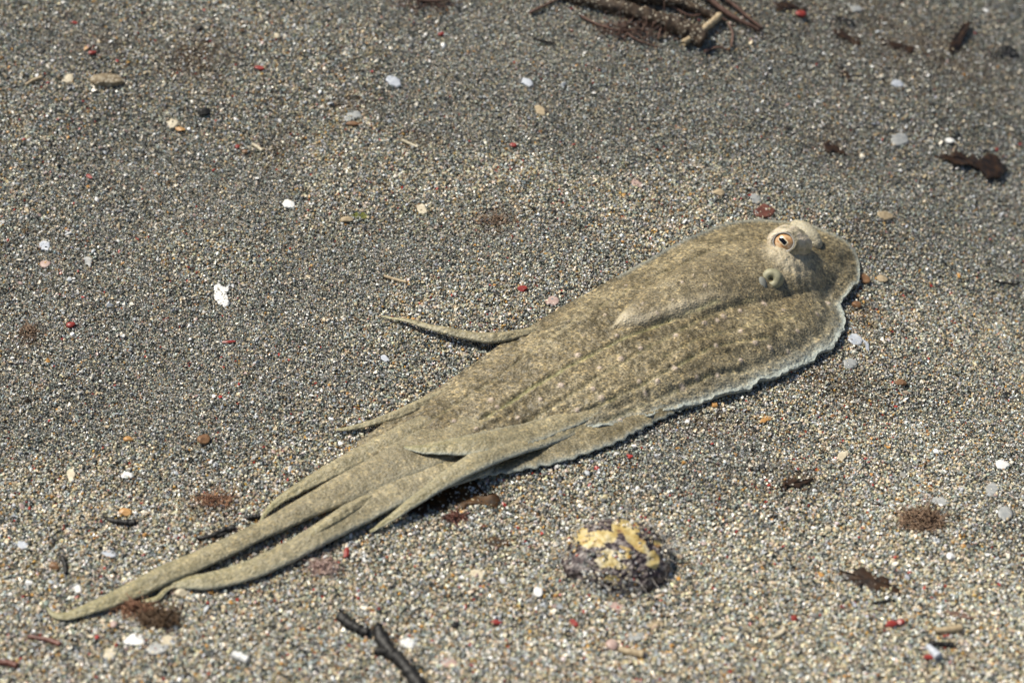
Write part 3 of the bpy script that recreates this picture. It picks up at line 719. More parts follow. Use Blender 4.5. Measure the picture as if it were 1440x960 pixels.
M_WHITE = simple('white_shell', (.58, .58, .57), (.76, .75, .72), 300, .45, .3)
M_BLUE = simple('blue_white_shell', (.36, .39, .44), (.54, .56, .60), 300, .4, .2)
M_GREY = simple('grey_shell', (.26, .27, .27), (.40, .40, .38), 350, .45, .3)
M_CREAM = simple('cream_shell', (.42, .36, .25), (.62, .55, .41), 350, .5, .4)
M_TAN = simple('tan_stone', (.30, .23, .14), (.45, .36, .23), 450, .6, .5)
M_BROWN = simple('brown_stone', (.13, .065, .03), (.24, .13, .06), 450, .5, .5)
M_ORANGE = simple('orange_stone', (.34, .17, .05), (.50, .29, .11), 400, .45, .3)
M_RED = simple('red_chip', (.18, .025, .02), (.32, .045, .035), 400, .4, .3)
M_PINK = simple('pink_shell', (.34, .23, .20), (.48, .36, .31), 300, .5, .4)
M_BLACK = simple('charred_wood', (.006, .006, .006), (.022, .020, .018), 500, .55, .9)
M_LEAF = simple('dead_leaf', (.012, .007, .004), (.050, .024, .009), 260, .5, .8)
M_LEAF2 = simple('amber_leaf', (.015, .008, .003), (.085, .038, .008), 260, .5, .8)
M_RLEAF = simple('red_brown_leaf', (.10, .035, .025), (.17, .065, .045), 200, .45, .3)
M_GREEN = simple('green_leaf', (.09, .10, .012), (.16, .17, .03), 300, .4, .3)
M_ALGA = simple('brown_alga', (.13, .08, .05), (.28, .185, .12), 300, .6, .3)
M_ALGA2 = simple('orange_alga', (.18, .085, .05), (.34, .19, .11), 300, .6, .3)
M_WOOD = simple('waterlogged_wood', (.018, .011, .007), (.085, .055, .032), 220, .7, .8, grit=.10)
M_STEM = simple('brown_stem', (.09, .05, .035), (.17, .10, .075), 250, .6, .5)

# -- mottled shell half sunk in the sand
m_mot, N, L, B = new_mat('mottled_shell')
tc2 = N.new('ShaderNodeTexCoord'); av = N.new('ShaderNodeAttribute'); av.attribute_name = 'patch'
nf = N.new('ShaderNodeTexNoise'); nf.inputs['Scale'].default_value = 520; nf.inputs['Detail'].default_value = 5; L.new(tc2.outputs['Object'], nf.inputs['Vector'])
nb = N.new('ShaderNodeTexNoise'); nb.inputs['Scale'].default_value = 150; nb.inputs['Detail'].default_value = 3; L.new(tc2.outputs['Object'], nb.inputs['Vector'])
ry_ = ramp(N, [(.32, (.20, .11, .05)), (.42, (.42, .30, .10)), (.55, (.50, .40, .18)), (.68, (.52, .46, .34))]); L.new(nb.outputs['Fac'], ry_.inputs[0])
rd = ramp(N, [(.40, (.014, .008, .010)), (.50, (.06, .040, .042)), (.60, (.22, .185, .17)), (.78, (.42, .38, .34))]); L.new(nf.outputs['Fac'], rd.inputs[0])
sa_ = N.new('ShaderNodeMath'); sa_.operation = 'ADD'; sm_ = N.new('ShaderNodeMath'); sm_.operation = 'MULTIPLY_ADD'; sm_.inputs[1].default_value = 1.3; sm_.inputs[2].default_value = -.65
L.new(nf.outputs['Fac'], sm_.inputs[0]); L.new(av.outputs['Fac'], sa_.inputs[0]); L.new(sm_.outputs[0], sa_.inputs[1])
rp = ramp(N, [(.34, (0, 0, 0)), (.46, (1, 1, 1))]); L.new(sa_.outputs[0], rp.inputs[0])
mx = N.new('ShaderNodeMix'); mx.data_type = 'RGBA'; L.new(rp.outputs[0], mx.inputs[0]); L.new(rd.outputs[0], mx.inputs[6]); L.new(ry_.outputs[0], mx.inputs[7])
L.new(mx.outputs[2], B.inputs['Base Color']); B.inputs['Roughness'].default_value = .45
bp = N.new('ShaderNodeBump'); bp.inputs['Strength'].default_value = .7; bp.inputs['Distance'].default_value = .0007; L.new(nf.outputs['Fac'], bp.inputs['Height']); L.new(bp.outputs[0], B.inputs['Normal'])
sc_ = ground(868, 783); sb = sc_.copy()
shell = empty('mottled_shell', sb, 'yellow and dark purple mottled shell half buried in sand below the octopus', 'shell')
nu, nv = 90, 180
th = np.linspace(0, .62*math.pi, nu)[:, None]; ph = np.linspace(0, math.tau, nv, endpoint=False)[None]
rx, ry, rz = .0232, .0195, .0145
cx_ = np.sin(th)*np.cos(ph); cy_ = np.sin(th)*np.sin(ph); cz_ = np.cos(th)+0*ph
fac = 1+.16*(fbm(cx_*2+3, cy_*2+1, 71, 3)-.5)+.015*np.sin(26*np.arctan2(cy_+.9, cx_))*sstep(.2, .8, th)+.08*(fbm(cx_*9, cy_*9, 73, 3)-.5)
V = np.stack([cx_*rx*fac*(1-.12*cy_), cy_*ry*fac, cz_*rz*fac-.0015], -1).reshape(-1, 3)
o = link('valve', mesh('valve', V, grid_faces(nu, nv, 0, False, True)), m_mot); o.parent = shell
qs = to_px(V+sb); pt = np.zeros(len(V))
for (px, py, a_, b_, an) in [(838, 758, 32, 11, 4), (812, 748, 14, 9, 0), (880, 741, 19, 10, 0), (896, 762, 18, 8, -45), (864, 783, 25, 14, 15), (885, 752, 8, 12, 40), (918, 788, 8, 14, 0), (856, 815, 15, 6, 5), (925, 765, 6, 8, 0), (872, 795, 16, 6, -10)]:
    A = R(an); dx = qs[:, 0]-px; dy = -(qs[:, 1]-py); u_ = (dx*math.cos(A)+dy*math.sin(A))/a_; v_ = (-dx*math.sin(A)+dy*math.cos(A))/b_
    pt = np.maximum(pt, sstep(1.5, .5, np.hypot(u_, v_)+.5*(fbm(qs[:, 0]/9, qs[:, 1]/9, 4, 2)-.5)+.5*sstep(.55, .8, vnoise((qs[:, 0]*.4-qs[:, 1]*.9)/6, (qs[:, 0]*.9+qs[:, 1]*.4)/26, 9))))
a_ = o.data.attributes.new('patch', 'FLOAT', 'POINT'); a_.data.foreach_set('value', pt.astype(np.float32))
rs = np.random.default_rng(5); parts = []
for k in range(170):                                           # pale fuzz round the rim
    a = rs.random()*math.tau; e_ = .55+.5*rs.random(); b_ = e_*math.pi/2
    p0 = np.array([math.sin(b_)*math.cos(a)*rx, math.sin(b_)*math.sin(a)*ry, math.cos(b_)*rz-.001])
    d = p0/np.linalg.norm(p0)*.5+rs.standard_normal(3)*.7; d[2] = abs(d[2])*.6; t_ = np.linspace(0, 1, 5)[:, None]
    P = p0+(t_*d+t_**2*rs.standard_normal(3)*.35)*.0055*(.4+rs.random()); parts.append(tube(P, np.linspace(.00012, .00006, 5), 3))
V, F = join(parts); o = link('fuzz', mesh('fuzz', V, F), simple('fuzz', (.40, .36, .33), (.60, .56, .52), 400, .6, 0)); o.parent = shell; o['kind'] = 'stuff'
n = 1500; a = rs.random(n)*math.tau; b_ = (1-(rs.random(n)**1.6)*.75)*math.pi/2; b_ = np.where(np.sin(a) < -.2, b_*.98, b_)
Pg = np.stack([np.sin(b_)*np.cos(a)*rx*1.02, np.sin(b_)*np.sin(a)*ry*1.02, np.cos(b_)*rz-.0012], -1)
kp = rs.random(n) < .35+.75*fbm(Pg[:, 0]*120, Pg[:, 1]*120, 3, 2)*(b_ > .9); Pg = Pg[kp]; n = len(Pg)
k1 = rs.choice(len(PAL), n, p=W_WARM); sz = .0009+.0007*rs.random(n)
o = scatter('clinging_sand', Pg, rs.random((n, 3))*6.28, sz[:, None]*np.ones((n, 3)), PAL[k1], NG_GRAIN); o.parent = shell

# -- leaves and scraps
plate('leaf_scrap', 648, 693, [(-40, -18), (-10, -26), (18, -18), (34, 0), (56, 10), (40, 18), (14, 17), (0, 24), (-14, 18), (-28, 30), (-44, 22), (-38, 2)], .0006, M_LEAF2, 'amber-brown rotting leaf scrap half hidden under the octopus edge', 'leaf', wav=.10, seed=3, frac=.17)
plate('leaf_scrap', 588, 706, [(-22, -8), (-4, -14), (12, -8), (14, 8), (8, 20), (-4, 13), (-16, 14)], .0007, M_LEAF, 'small near-black leaf scrap beside the crossing octopus arm tip', 'leaf', wav=.12, seed=4, frac=.17)
plate('leaf_scrap', 700, 763, [(-18, -6), (-6, -9), (4, -4), (18, -5), (16, 4), (4, 6), (-2, 12), (-14, 6)], .0007, M_LEAF2, 'tiny brown leaf crumb left of the mottled shell', 'leaf', wav=.12, seed=5)
plate('leaf_scrap', 1225, 817, [(-45, -16), (-30, -10), (-14, -17), (-2, -13), (12, -8), (26, -2), (30, 6), (42, 18), (40, 20), (24, 8), (14, 12), (10, 22), (0, 14), (-12, 4), (-22, 8), (-30, -2)], .0006, M_LEAF, 'ragged dark brown dead leaf lying on open sand at lower right', 'leaf', wav=.16, seed=6, frac=.17)
plate('leaf_scrap', 1372, 232, [(-52, -12), (-30, -17), (-5, -16), (18, -14), (34, -4), (46, 8), (34, 22), (14, 22), (4, 8), (-14, 4), (-34, 2)], .0008, M_LEAF, 'long dark curled dead leaf at the right edge', 'leaf', wav=.18, seed=7, frac=.17)
plate('leaf_scrap', 1172, 209, [(-16, -7), (-4, -10), (6, -2), (18, 8), (10, 8), (-4, 5), (-14, 2)], .0008, M_LEAF, 'small dark leaf scrap left of the long curled leaf', 'leaf', wav=.16, seed=8, frac=.17)
plate('leaf_scrap', 1074, 297, [(-17, 0), (-7, -6), (0, -11), (8, -7), (17, -1), (12, 6), (0, 9), (-10, 7)], .0007, M_RLEAF, 'reddish-brown leaf scrap just above the octopus head', 'leaf', wav=.1, seed=9)
plate('leaf', 507, 303, [(-13, 0), (-5, -5), (6, -4), (13, 1), (6, 5), (-5, 4)], .0005, M_GREEN, 'small olive-green leaf on bare sand left of centre', 'leaf', wav=.1, seed=10)
plate('leaf_scrap', 1348, 862, [(-24, -8), (-8, -4), (10, 0), (22, 6), (16, 9), (0, 6), (-16, 0)], .0006, M_STEM, 'grey-brown leaf strip near the lower right corner', 'leaf', wav=.15, seed=11)
plate('leaf_scrap', 1345, 57, [(-12, 14), (-4, -4), (10, -20), (22, -24), (14, -6), (6, 10), (-4, 22)], .0007, M_LEAF, 'blurred dark leaf sliver standing up near the top right corner', 'leaf', wav=.2, seed=12)
for px, py, O, lb, mt_ in [
    (1113, 9, [(-26, -6), (0, -4), (24, 6), (14, 8), (-8, 4)], 'black debris sliver touching the top edge right of the driftwood', M_LEAF),
    (1187, 31, [(-15, -8), (2, -6), (16, 4), (8, 8), (-6, 4)], 'upper of two black scraps near the top edge', M_BLACK),
    (1192, 52, [(-20, -11), (-4, -8), (8, 0), (20, 10), (8, 10), (-8, 2)], 'lower of two black scraps near the top edge', M_LEAF),
    (1265, 63, [(-26, -10), (-18, -4), (-4, -2), (8, 2), (24, 6), (12, 12), (-6, 6), (-24, 0)], 'dark brown crooked scrap near the top right', M_LEAF),
    (1416, 72, [(-26, 4), (-8, -8), (8, -8), (18, 2), (16, 10), (0, 5), (-14, 6)], 'black arched scrap close to the top right corner', M_BLACK),
    (1187, 103, [(-10, -12), (0, -6), (10, 6), (6, 14), (-4, 6)], 'brown blurred scrap halfway between octopus head and top edge', M_LEAF),
    (1343, 190, [(-8, -4), (2, -6), (9, 2), (5, 10), (-5, 4)], 'black chip behind the white pebble at right', M_BLACK),
    (505, 122, [(-10, -4), (0, -5), (10, 0), (8, 4), (-4, 3)], 'flat black chip upper left of centre', M_BLACK),
    (54, 68, [(-8, -6), (2, -4), (9, 4), (4, 7), (-4, 2)], 'glossy black chip near the top left corner', M_BLACK),
    (921, 209, [(-9, -2), (0, -4), (9, 0), (3, 4), (-6, 3)], 'small dark crumb above the octopus middle', M_LEAF),
    (1109, 182, [(-7, -4), (4, -4), (7, 3), (-4, 5)], 'dark round crumb above the octopus head', M_BLACK),
    (231, 386, [(-6, -3), (3, -3), (7, 2), (0, 4)], 'little black chip left of the pitted white shell', M_BLACK),
    (1059, 632, [(-9, -3), (2, -4), (8, 1), (0, 4)], 'black chip on the sand below the octopus frill', M_BLACK),
    (1110, 682, [(-22, 4), (-8, -5), (10, -8), (34, -10), (28, -3), (4, 3), (-12, 8)], 'dark smear of debris right of the sandy mound', M_LEAF),
    (1041, 839, [(-8, -4), (2, -5), (8, 1), (2, 5), (-6, 3)], 'dark grey round chip right of the mottled shell', M_BLACK),
    (1418, 778, [(-8, -2), (2, -4), (8, 1), (0, 3)], 'dark chip by the right edge low down', M_STEM),
    (1420, 557, [(-5, -7), (4, -2), (6, 6), (-3, 5)], 'dark speck by the right edge at mid height', M_BLACK)]:
    plate('debris_chip', px, py, O, .0008, mt_, lb, 'debris', wav=.12, seed=int(px), frac=.2, sit=-.0004)

# -- twigs
def twig(pieces, label, mat=M_BLACK, jag=.42):
    V, F = join([stick_geo(p, a, b, seed=i+3, jag=jag, n=22) for i, (p, a, b) in enumerate(pieces)])
    return thing('twig', V, F, mat, label, 'twig')
twig([([(478, 868), (492, 880), (506, 888), (518, 893)], 13, 11)], 'short black charred twig at the bottom edge left of centre')
twig([([(531, 886), (540, 905), (552, 922), (568, 938), (582, 956), (592, 972)], 15, 15), ([(527, 918), (540, 918), (552, 924)], 8, 12), ([(536, 888), (528, 890)], 10, 6)], 'long crooked black charred twig running off the bottom edge')
twig([([(151, 732), (170, 736), (191, 738)], 6, 9)], 'small black stick on sand at far left above the octopus arm tip')
twig([([(278, 760), (300, 755), (318, 747), (331, 745)], 5, 8), ([(305, 757), (318, 752)], 5, 4)], 'thin black frayed twig touching the upper trailing arm')
twig([([(346, 731), (356, 729), (366, 728)], 5, 7)], 'tiny black splinter at the thin arm tip')
twig([([(1305, 906), (1325, 908), (1341, 909)], 7, 6)], 'straight dark stick by the lower right corner')
twig([([(1228, 849), (1245, 847), (1258, 846)], 3, 4)], 'thin dark splinter below the ragged leaf')
twig([([(88, 785), (92, 795), (93, 808)], 6, 5)], 'small black crumb stick near the left edge below', M_BLACK)
twig([([(750, 56), (765, 60), (780, 63)], 3, 4)], 'thin black splinter near the top centre')
twig([([(1400, 398), (1420, 400), (1432, 401)], 3, 3)], 'thin black splinter near the right edge beside the head')
stick('stick', [(565, 199), (578, 205), (588, 209)], 5, 4, M_CREAM, 'cream slender rod lying on sand upper left of centre', 'shell fragment')
stick('stick', [(355, 205), (362, 209), (369, 214)], 6, 5, M_CREAM, 'short ivory rod near a red chip at upper left', 'shell fragment')
stick('stick', [(36, 122), (48, 115), (60, 111)], 5, 6, M_TAN, 'bent tan stick near the left edge at top', 'twig')
stick('stick', [(540, 390), (556, 395), (572, 399)], 5, 4, M_TAN, 'thin yellowish-tan stick above the small reaching arm', 'twig')
stick('stick', [(1313, 889), (1335, 888), (1352, 885)], 8, 9, M_TAN, 'tan woody stick near the lower right corner', 'twig')
stick('stick', [(328, 922), (340, 927), (349, 931)], 10, 9, M_WHITE, 'white worn rod near the bottom edge left', 'shell fragment')
stick('stick', [(1304, 910), (1311, 918), (1319, 927)], 7, 12, M_BLUE, 'pale blue-white spine at the lower right corner', 'shell fragment')
stick('stick', [(870, 915), (885, 919), (905, 923)], 8, 10, M_TAN, 'drab tan stick below the mottled shell', 'twig')
stick('strand', [(40, 896), (55, 899), (70, 902), (86, 908)], 5, 6, M_RLEAF, 'dark red strand near the bottom left', 'seaweed')
stick('strand', [(-5, 935), (10, 934), (25, 938)], 8, 7, M_RLEAF, 'thick red strand cut by the bottom left corner', 'seaweed')
stick('stick', [(92, 333), (101, 329)], 4, 4, M_WHITE, 'small white rod near the left edge above the blue flakes', 'shell fragment')
stick('stick', [(1018, 885), (1030, 888), (1038, 889)], 6, 5, M_CREAM, 'cream worn rod near the bottom edge right of centre', 'shell fragment')
stick('stick', [(1085, 898), (1097, 893), (1103, 887)], 5, 5, M_CREAM, 'bent cream rod right of another near the bottom edge', 'shell fragment')

# -- the sunken driftwood and roots at the top
dw = empty('driftwood', ground(900, 30), 'dark waterlogged branch with tangled roots half buried at the top edge', 'driftwood')
dl = np.array(dw.location)
def dpart(name, parts, mat):
    V, F = join(parts); o = link(name, mesh(name, V-dl, F), mat); o.parent = dw
dpart('branch', [stick_geo([(735, -16), (800, -4), (850, 10), (900, 24), (950, 40), (990, 62)], 22, 34, 60, .22, 3, .15, 14)], M_WOOD)
dpart('side_branch', [stick_geo([(860, 2), (920, 4), (970, 14), (1010, 30)], 26, 12, 40, .25, 4, .5, 12)], M_WOOD)
dpart('side_branch', [stick_geo([(960, 66), (985, 50), (1000, 38), (1012, 28)], 10, 13, 30, .2, 5, 1.0, 10)], M_TAN)
for i, (p, a, b) in enumerate([([(983, -6), (1010, 16), (1035, 32), (1068, 48)], 12, 6), ([(1000, -10), (1030, 12), (1052, 30), (1072, 45)], 8, 5), ([(925, 60), (932, 40), (950, 34), (968, 46)], 4, 3),
        ([(745, 22), (765, 12), (780, 4), (796, 0)], 5, 3), ([(1028, 70), (1030, 52), (1024, 36)], 4, 4), ([(940, 10), (970, 26), (1000, 22), (1024, 34)], 4, 3), ([(815, 25), (840, 38), (870, 46), (905, 44)], 5, 3),
        ([(580, -4), (600, 6), (630, 4)], 8, 5), ([(880, 50), (900, 62), (925, 70)], 4, 3), ([(990, 76), (1010, 70), (1026, 74)], 5, 3)]):
    dpart('root', [stick_geo(p, a, b, 26, .15, i, 1.4+.3*(i % 3), 7)], M_STEM)
tuft('algae_tuft', 905, 42, 70, 16, M_STEM, 'brown fuzz of debris caught along the driftwood branch', 'debris', 160, 31, .004, .008)
tuft('algae_tuft', 600, 6, 45, 12, M_STEM, 'brown debris clump at the top edge left of the driftwood', 'debris', 70, 32, .003, .006)

# -- algae tufts
tuft('algae_tuft', 1296, 733, 32, 14, M_ALGA, 'fuzzy brown algae tuft on sand at right', 'seaweed', 170, 1, .006, .007)
tuft('algae_tuft', 226, 872, 30, 13, simple('dark_alga', (.07, .04, .02), (.14, .085, .045), 300, .6, .3), 'dark brown fuzzy clump below the octopus arm tips', 'seaweed', 160, 2, .006, .006)
tuft('algae_tuft', 190, 858, 28, 9, M_ALGA2, 'rust-orange algae clump below the octopus arm tips', 'seaweed', 110, 3, .004, .005)
tuft('algae_tuft', 302, 706, 26, 9, M_ALGA2, 'pinkish-orange wispy algae above the trailing arms', 'seaweed', 60, 4, .003, .006)
tuft('algae_tuft', 455, 800, 22, 13, M_PINK, 'pinkish crumbly clump below the lower trailing arm', 'seaweed', 90, 5, .003, .004)
tuft('algae_tuft', 690, 312, 22, 8, M_ALGA, 'small brown fuzzy patch above the octopus back', 'seaweed', 40, 6, .002, .004)
tuft('algae_tuft', 640, 728, 15, 6, M_RLEAF, 'dark reddish fuzzy bit under the octopus near amber leaf', 'seaweed', 50, 7, .002, .004)
tuft('algae_tuft', 42, 468, 14, 10, M_ALGA, 'brown fuzzy patch near the left edge at mid height', 'seaweed', 50, 8, .002, .004)

# -- shell flakes
M_PIT, N, L, B = new_mat('pitted_shell')
tc2 = N.new('ShaderNodeTexCoord'); nz = N.new('ShaderNodeTexNoise'); nz.inputs['Scale'].default_value = 900; nz.inputs['Detail'].default_value = 2; L.new(tc2.outputs['Object'], nz.inputs['Vector'])
r = ramp(N, [(.36, (.10, .09, .07)), (.43, (.62, .61, .58)), (.6, (.74, .73, .71))]); L.new(nz.outputs['Fac'], r.inputs[0]); L.new(r.outputs[0], B.inputs['Base Color']); B.inputs['Roughness'].default_value = .5
bp = N.new('ShaderNodeBump'); bp.inputs['Strength'].default_value = .8; bp.inputs['Distance'].default_value = .0006; L.new(nz.outputs['Fac'], bp.inputs['Height']); L.new(bp.outputs[0], B.inputs['Normal'])
FL = [(312, 415, [(-11, 2), (-11, -8), (-7, -15), (-3, -16), (3, -12), (10, -13), (10, -6), (6, -3), (9, 4), (11, 9), (9, 15), (3, 17), (-5, 12), (-9, 7)], M_PIT, 'bright white pitted shell flake left of centre, the largest white piece', .05),
 (62, 347, [(-7, -4), (-2, -9), (7, -7), (9, 0), (6, 6), (-3, 4)], M_BLUE, 'pale blue jagged shell flake near the left edge', .05),
 (122, 367, [(-8, -3), (2, -6), (8, -2), (5, 9), (-2, 4)], M_GREY, 'pale grey hooked shell flake right of the blue flake', .05),
 (64, 371, irr(8, 5, 10, 10, .1, 2), M_PINK, 'pinkish curved shell flake below the blue flake', .3),
 (1203, 477, irr(11, 8, -20, 12, .08, 3), M_BLUE, 'bluish-grey round shell flake right of the octopus frill', .15),
 (1217, 485, [(-6, -9), (0, -8), (5, -1), (5, 9), (1, 6), (-2, -1)], M_BLUE, 'crescent blue-white shell sliver beside the round flake', .2),
 (1196, 511, irr(10, 7, 10, 10, .15, 4), M_GREY, 'pale grey flake below the crescent sliver', .1),
 (554, 115, irr(11, 7, -25, 9, .18, 5), M_BLUE, 'blue-white angular pebble chip in the upper middle', .15),
 (741, 116, irr(10, 5, -25, 8, .15, 6), M_BLUE, 'pale blue pointed shell chip above the octopus middle', .15),
 (1414, 721, irr(11, 10, -30, 13, .06, 7), M_GREY, 'round pale grey shell disc at the right edge', .3),
 (1322, 704, irr(15, 5, -8, 12, .1, 8), M_GREY, 'narrow oval grey shell above the brown algae tuft', .25),
 (190, 900, irr(14, 9, 10, 9, .25, 9), M_WHITE, 'white angular shell piece near the bottom left', .2),
 (221, 911, irr(16, 8, 5, 10, .18, 10), M_GREY, 'grey flat flake right of the white angular piece', .1),
 (154, 778, irr(11, 5, -10, 10, .12, 11), M_BLUE, 'smooth bluish-grey shell flake above the long arm tip', .2),
 (575, 903, irr(12, 8, -10, 11, .12, 12), M_WHITE, 'white oval shell beside the long charred twig', .25),
 (631, 932, irr(14, 6, -5, 10, .15, 13), M_PINK, 'flat pinkish flake right of the long charred twig', .1),
 (406, 287, irr(9, 6, -15, 9, .2, 14), M_WHITE, 'small white shell chip in the left half above the pitted shell', .2),
 (593, 293, irr(9, 6, -35, 9, .18, 15), M_CREAM, 'cream shell chip right of the green leaf', .15),
 (496, 163, irr(14, 6, 15, 10, .2, 16), M_GREY, 'translucent grey flake with brown edge upper left of centre', .1),
 (243, 174, irr(9, 7, 20, 8, .22, 17), M_CREAM, 'cream chip beside an orange curl at upper left', .15),
 (97, 110, irr(8, 6, 10, 9, .15, 18), M_CREAM, 'cream round chip left of the sandy lump at upper left', .2),
 (1262, 118, irr(9, 5, -10, 9, .12, 19), M_BLUE, 'small blue-white chip in the dim upper right', .2),
 (1205, 13, irr(9, 5, 5, 9, .15, 20), M_GREY, 'grey blurred chip at the top edge right', .2),
 (1265, 196, irr(13, 9, 0, 11, .1, 21), M_GREY, 'faint round grey disc left of the long curled leaf', .1),
 (1245, 303, irr(12, 6, -15, 10, .15, 22), M_TAN, 'tan flat chip right of the octopus head top', .2),
 (1062, 279, irr(9, 7, -40, 8, .2, 23), M_GREY, 'pale chip above the reddish leaf scrap', .2),
 (1185, 640, irr(9, 6, 40, 9, .2, 24), M_CREAM, 'cream jagged chip on sand right of the frill', .15),
 (1077, 590, [(-9, 4), (-5, -3), (2, -5), (9, -4), (8, 1), (2, 2), (-2, 5)], M_ORANGE, 'orange-cream shell chip just below the octopus frill', .2),
 (866, 852, irr(14, 5, -15, 10, .15, 25), M_PINK, 'pinkish flat flake just below the mottled shell', .1),
 (894, 894, irr(13, 6, 10, 10, .18, 26), M_GREY, 'grey-tan flat flake near the bottom right of centre', .1),
 (921, 878, irr(14, 5, 0, 10, .15, 27), M_TAN, 'sandy tan flake right of the grey-tan one near the bottom', .1),
 (514, 784, irr(9, 5, -10, 9, .15, 28), M_WHITE, 'white chip below the tip of the crossing arm', .2),
 (672, 806, irr(11, 6, -15, 9, .2, 29), M_CREAM, 'cream angular chip left of the mottled shell, low', .2),
 (1395, 687, irr(10, 8, 20, 9, .15, 30), M_GREY, 'pale flake left of the round grey disc', .1),
 (1410, 653, irr(10, 7, -5, 12, .08, 31), M_WHITE, 'small white shell near the right edge', .3),
 (541, 504, irr(7, 4, -30, 8, .15, 32), M_BLUE, 'small slate-blue flake below the small reaching arm', .15),
 (778, 423, irr(10, 7, 0, 11, .12, 33), M_PINK, 'pale pinkish translucent flake against the octopus far edge', .2),
 (100, 668, irr(6, 10, 0, 9, .15, 34), M_CREAM, 'cream oval flake near the left edge at lower height', .2),
 (178, 667, irr(9, 5, -5, 9, .15, 35), M_WHITE, 'white small flake at left above the black stick', .2),
 (32, 766, irr(9, 6, -10, 8, .2, 36), M_BLUE, 'pale lilac chip near the left edge low down', .2),
 (108, 827, irr(8, 6, 0, 9, .2, 37), M_WHITE, 'white chip just above the curled arm tip', .2),
 (155, 918, irr(11, 8, 20, 9, .2, 38), M_CREAM, 'cream chip left of the white angular shell piece', .2),
 (235, 900, irr(9, 8, 10, 9, .2, 39), M_CREAM, 'cream rounded chip above the grey flat flake', .2),
 (895, 258, irr(10, 5, -30, 9, .2, 40), M_PINK, 'pale lilac chip above the octopus shoulder', .15),
 (760, 155, irr(10, 5, -40, 9, .15, 41), M_TAN, 'drab oval chip below the pale blue pointed chip', .15)]
for px, py, O, mt_, lb, cu in FL:
    plate('shell_flake', px, py, O, .0009, mt_, lb, 'shell fragment', curl=cu*.5, rings=4, wav=.10, sit=-.0004, frac=.12, seed=int(px) % 97)

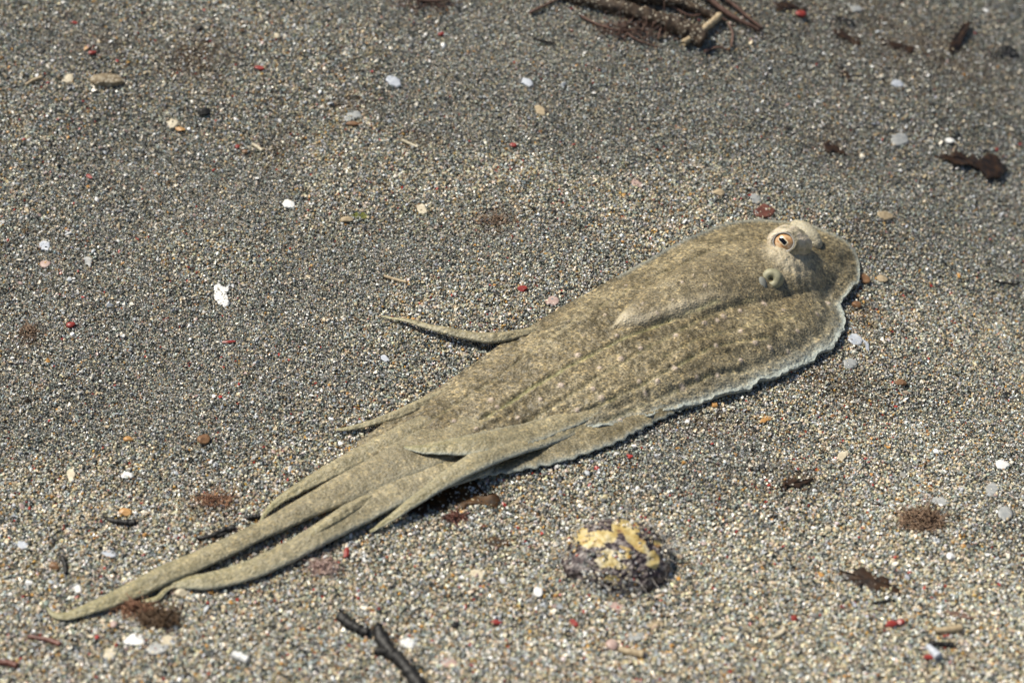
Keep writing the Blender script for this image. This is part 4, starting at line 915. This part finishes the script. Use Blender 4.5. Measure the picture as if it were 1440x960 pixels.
# -- pebbles and coloured chips
PB = [(487, 311, 11, 5, 5, M_TAN, 'flat tan pebble touching the green leaf'),
 (1204, 431, 8, 6, 0, M_BROWN, 'round rusty-brown pebble beside the octopus head frill'),
 (1214, 394, 12, 7, -50, M_BROWN, 'dark brown pebble tucked against the octopus head'),
 (1240, 394, 9, 6, -10, M_TAN, 'tan pebble right of the dark brown pebble by the head'),
 (1010, 273, 10, 6, -15, M_TAN, 'tan pebble casting a small shadow above the octopus head'),
 (1266, 540, 9, 5, -10, M_BROWN, 'brown pebble on open sand right of the octopus'),
 (1335, 200, 8, 5, -10, M_WHITE, 'white pebble just above the long curled leaf'),
 (1005, 571, 6, 4, 0, M_ORANGE, 'bright orange grain under the octopus frill'),
 (860, 910, 8, 7, 0, M_PINK, 'rose-pink pebble near the bottom below the mottled shell'),
 (757, 834, 6, 7, 0, M_WHITE, 'white pebble below left of the mottled shell'),
 (1337, 784, 6, 5, 0, M_WHITE, 'round white pebble right of the ragged leaf'),
 (254, 184, 9, 4, -20, M_ORANGE, 'orange curled chip beside the cream chip at upper left'),
 (365, 98, 9, 4, -20, M_RED, 'dark red chip in the upper left quarter'),
 (105, 34, 6, 3, -15, M_RED, 'red chip near the top left corner'),
 (130, 76, 7, 4, 20, M_RED, 'dull red chip below another near the top left'),
 (334, 208, 4, 4, 0, M_RED, 'tiny bright red chip beside the ivory rod'),
 (126, 250, 7, 3, -40, M_RED, 'brick-red sliver at left above the blue flakes'),
 (100, 459, 7, 5, 0, M_RED, 'brick-red pebble near the left edge below mid height'),
 (722, 206, 6, 4, -10, M_RED, 'red chip in the upper middle above the octopus'),
 (735, 408, 8, 5, -10, M_RED, 'dark red chip near the octopus far edge'),
 (322, 482, 10, 2, 5, M_RED, 'thin red sliver below the pitted white shell'),
 (620, 50, 6, 4, 20, M_RED, 'red chip near the top edge left of the driftwood'),
 (1125, 22, 11, 7, -10, M_RED, 'crimson blurred lump right of the driftwood stems'),
 (1252, 879, 9, 4, 10, M_RED, 'larger bright red chip below the ragged leaf'),
 (1266, 876, 5, 4, 30, M_RED, 'smaller bright red chip touching the larger one'),
 (1305, 925, 8, 3, 0, M_RED, 'red chip beside the blue-white spine'),
 (1116, 870, 4, 4, 0, M_RED, 'small red chip near the bottom right of centre'),
 (807, 877, 7, 3, -50, M_RED, 'slanted red chip near the bottom centre'),
 (698, 876, 7, 3, -5, M_RED, 'red and black chip near the bottom centre'),
 (487, 779, 4, 8, 0, M_RED, 'red chip left of the white chip under the trailing arms'),
 (177, 722, 9, 5, -20, M_ORANGE, 'orange-pink chip above the small black stick'),
 (181, 619, 7, 4, 0, M_ORANGE, 'ochre pebble in the left half below mid height'),
 (390, 53, 6, 6, 30, M_CREAM, 'cream and brown chip in the upper left quarter'),
 (287, 160, 11, 7, 15, M_BLACK, 'black lump among brown film at upper left'),
 (280, 42, 7, 5, 0, M_BLACK, 'small black lump near the top left'),
 (495, 176, 13, 4, -5, M_BROWN, 'brown sliver under the translucent grey flake'),
 (76, 797, 9, 4, -25, M_BROWN, 'brown oblong chip near the left edge low down'),
 (76, 763, 4, 4, 0, M_BLACK, 'small round black pebble near the left edge'),
 (287, 620, 9, 7, -20, M_BROWN, 'dark brown crumb in the left half'),
 (345, 215, 5, 4, 0, M_BROWN, 'brown crumb below the tiny bright red chip'),
 (1165, 745, 5, 4, 0, M_CREAM, 'cream pebble left of the brown algae tuft'),
 (640, 880, 5, 4, 0, M_BLACK, 'small black crumb near the bottom centre'),
 (160, 880, 5, 4, 0, M_PINK, 'pink crumb beside the dark brown fuzzy clump'),
 (255, 835, 9, 5, 0, M_CREAM, 'cream-orange crumb under the hooked arm tip')]
for i, (px, py, a, b, ang, mt_, lb) in enumerate(PB):
    pebble('pebble' if mt_ not in (M_RED,) else 'red_chip', px, py, a, b, ang, mt_, lb, 'pebble' if mt_ is not M_RED else 'chip', seed=i+50)
# sandy lump at upper left
pebble('sand_lump', 152, 115, 30, 13, -5, simple('sandy_crust', (.12, .085, .045), (.30, .25, .17), 500, .8, .9, grit=.18), 'lumpy brown sand-crusted clod at upper left', 'clod', hz=.5, sink=.42, seed=99, rough=.2)

GROUPS = {'leaf_scrap': 'dead leaf scraps on the sand', 'debris_chip': 'dark debris chips on the sand', 'shell_flake': 'pale shell flakes on the sand', 'pebble': 'small pebbles on the sand',
          'red_chip': 'red chips on the sand', 'twig': 'dark twigs on the sand', 'stick': 'slender rods and sticks on the sand', 'algae_tuft': 'fuzzy tufts on the sand', 'strand': 'red strands on the sand'}
for o in C.objects:
    if o.parent is None and 'label' in o and o.name.split('.')[0] in GROUPS: o['group'] = GROUPS[o.name.split('.')[0]]
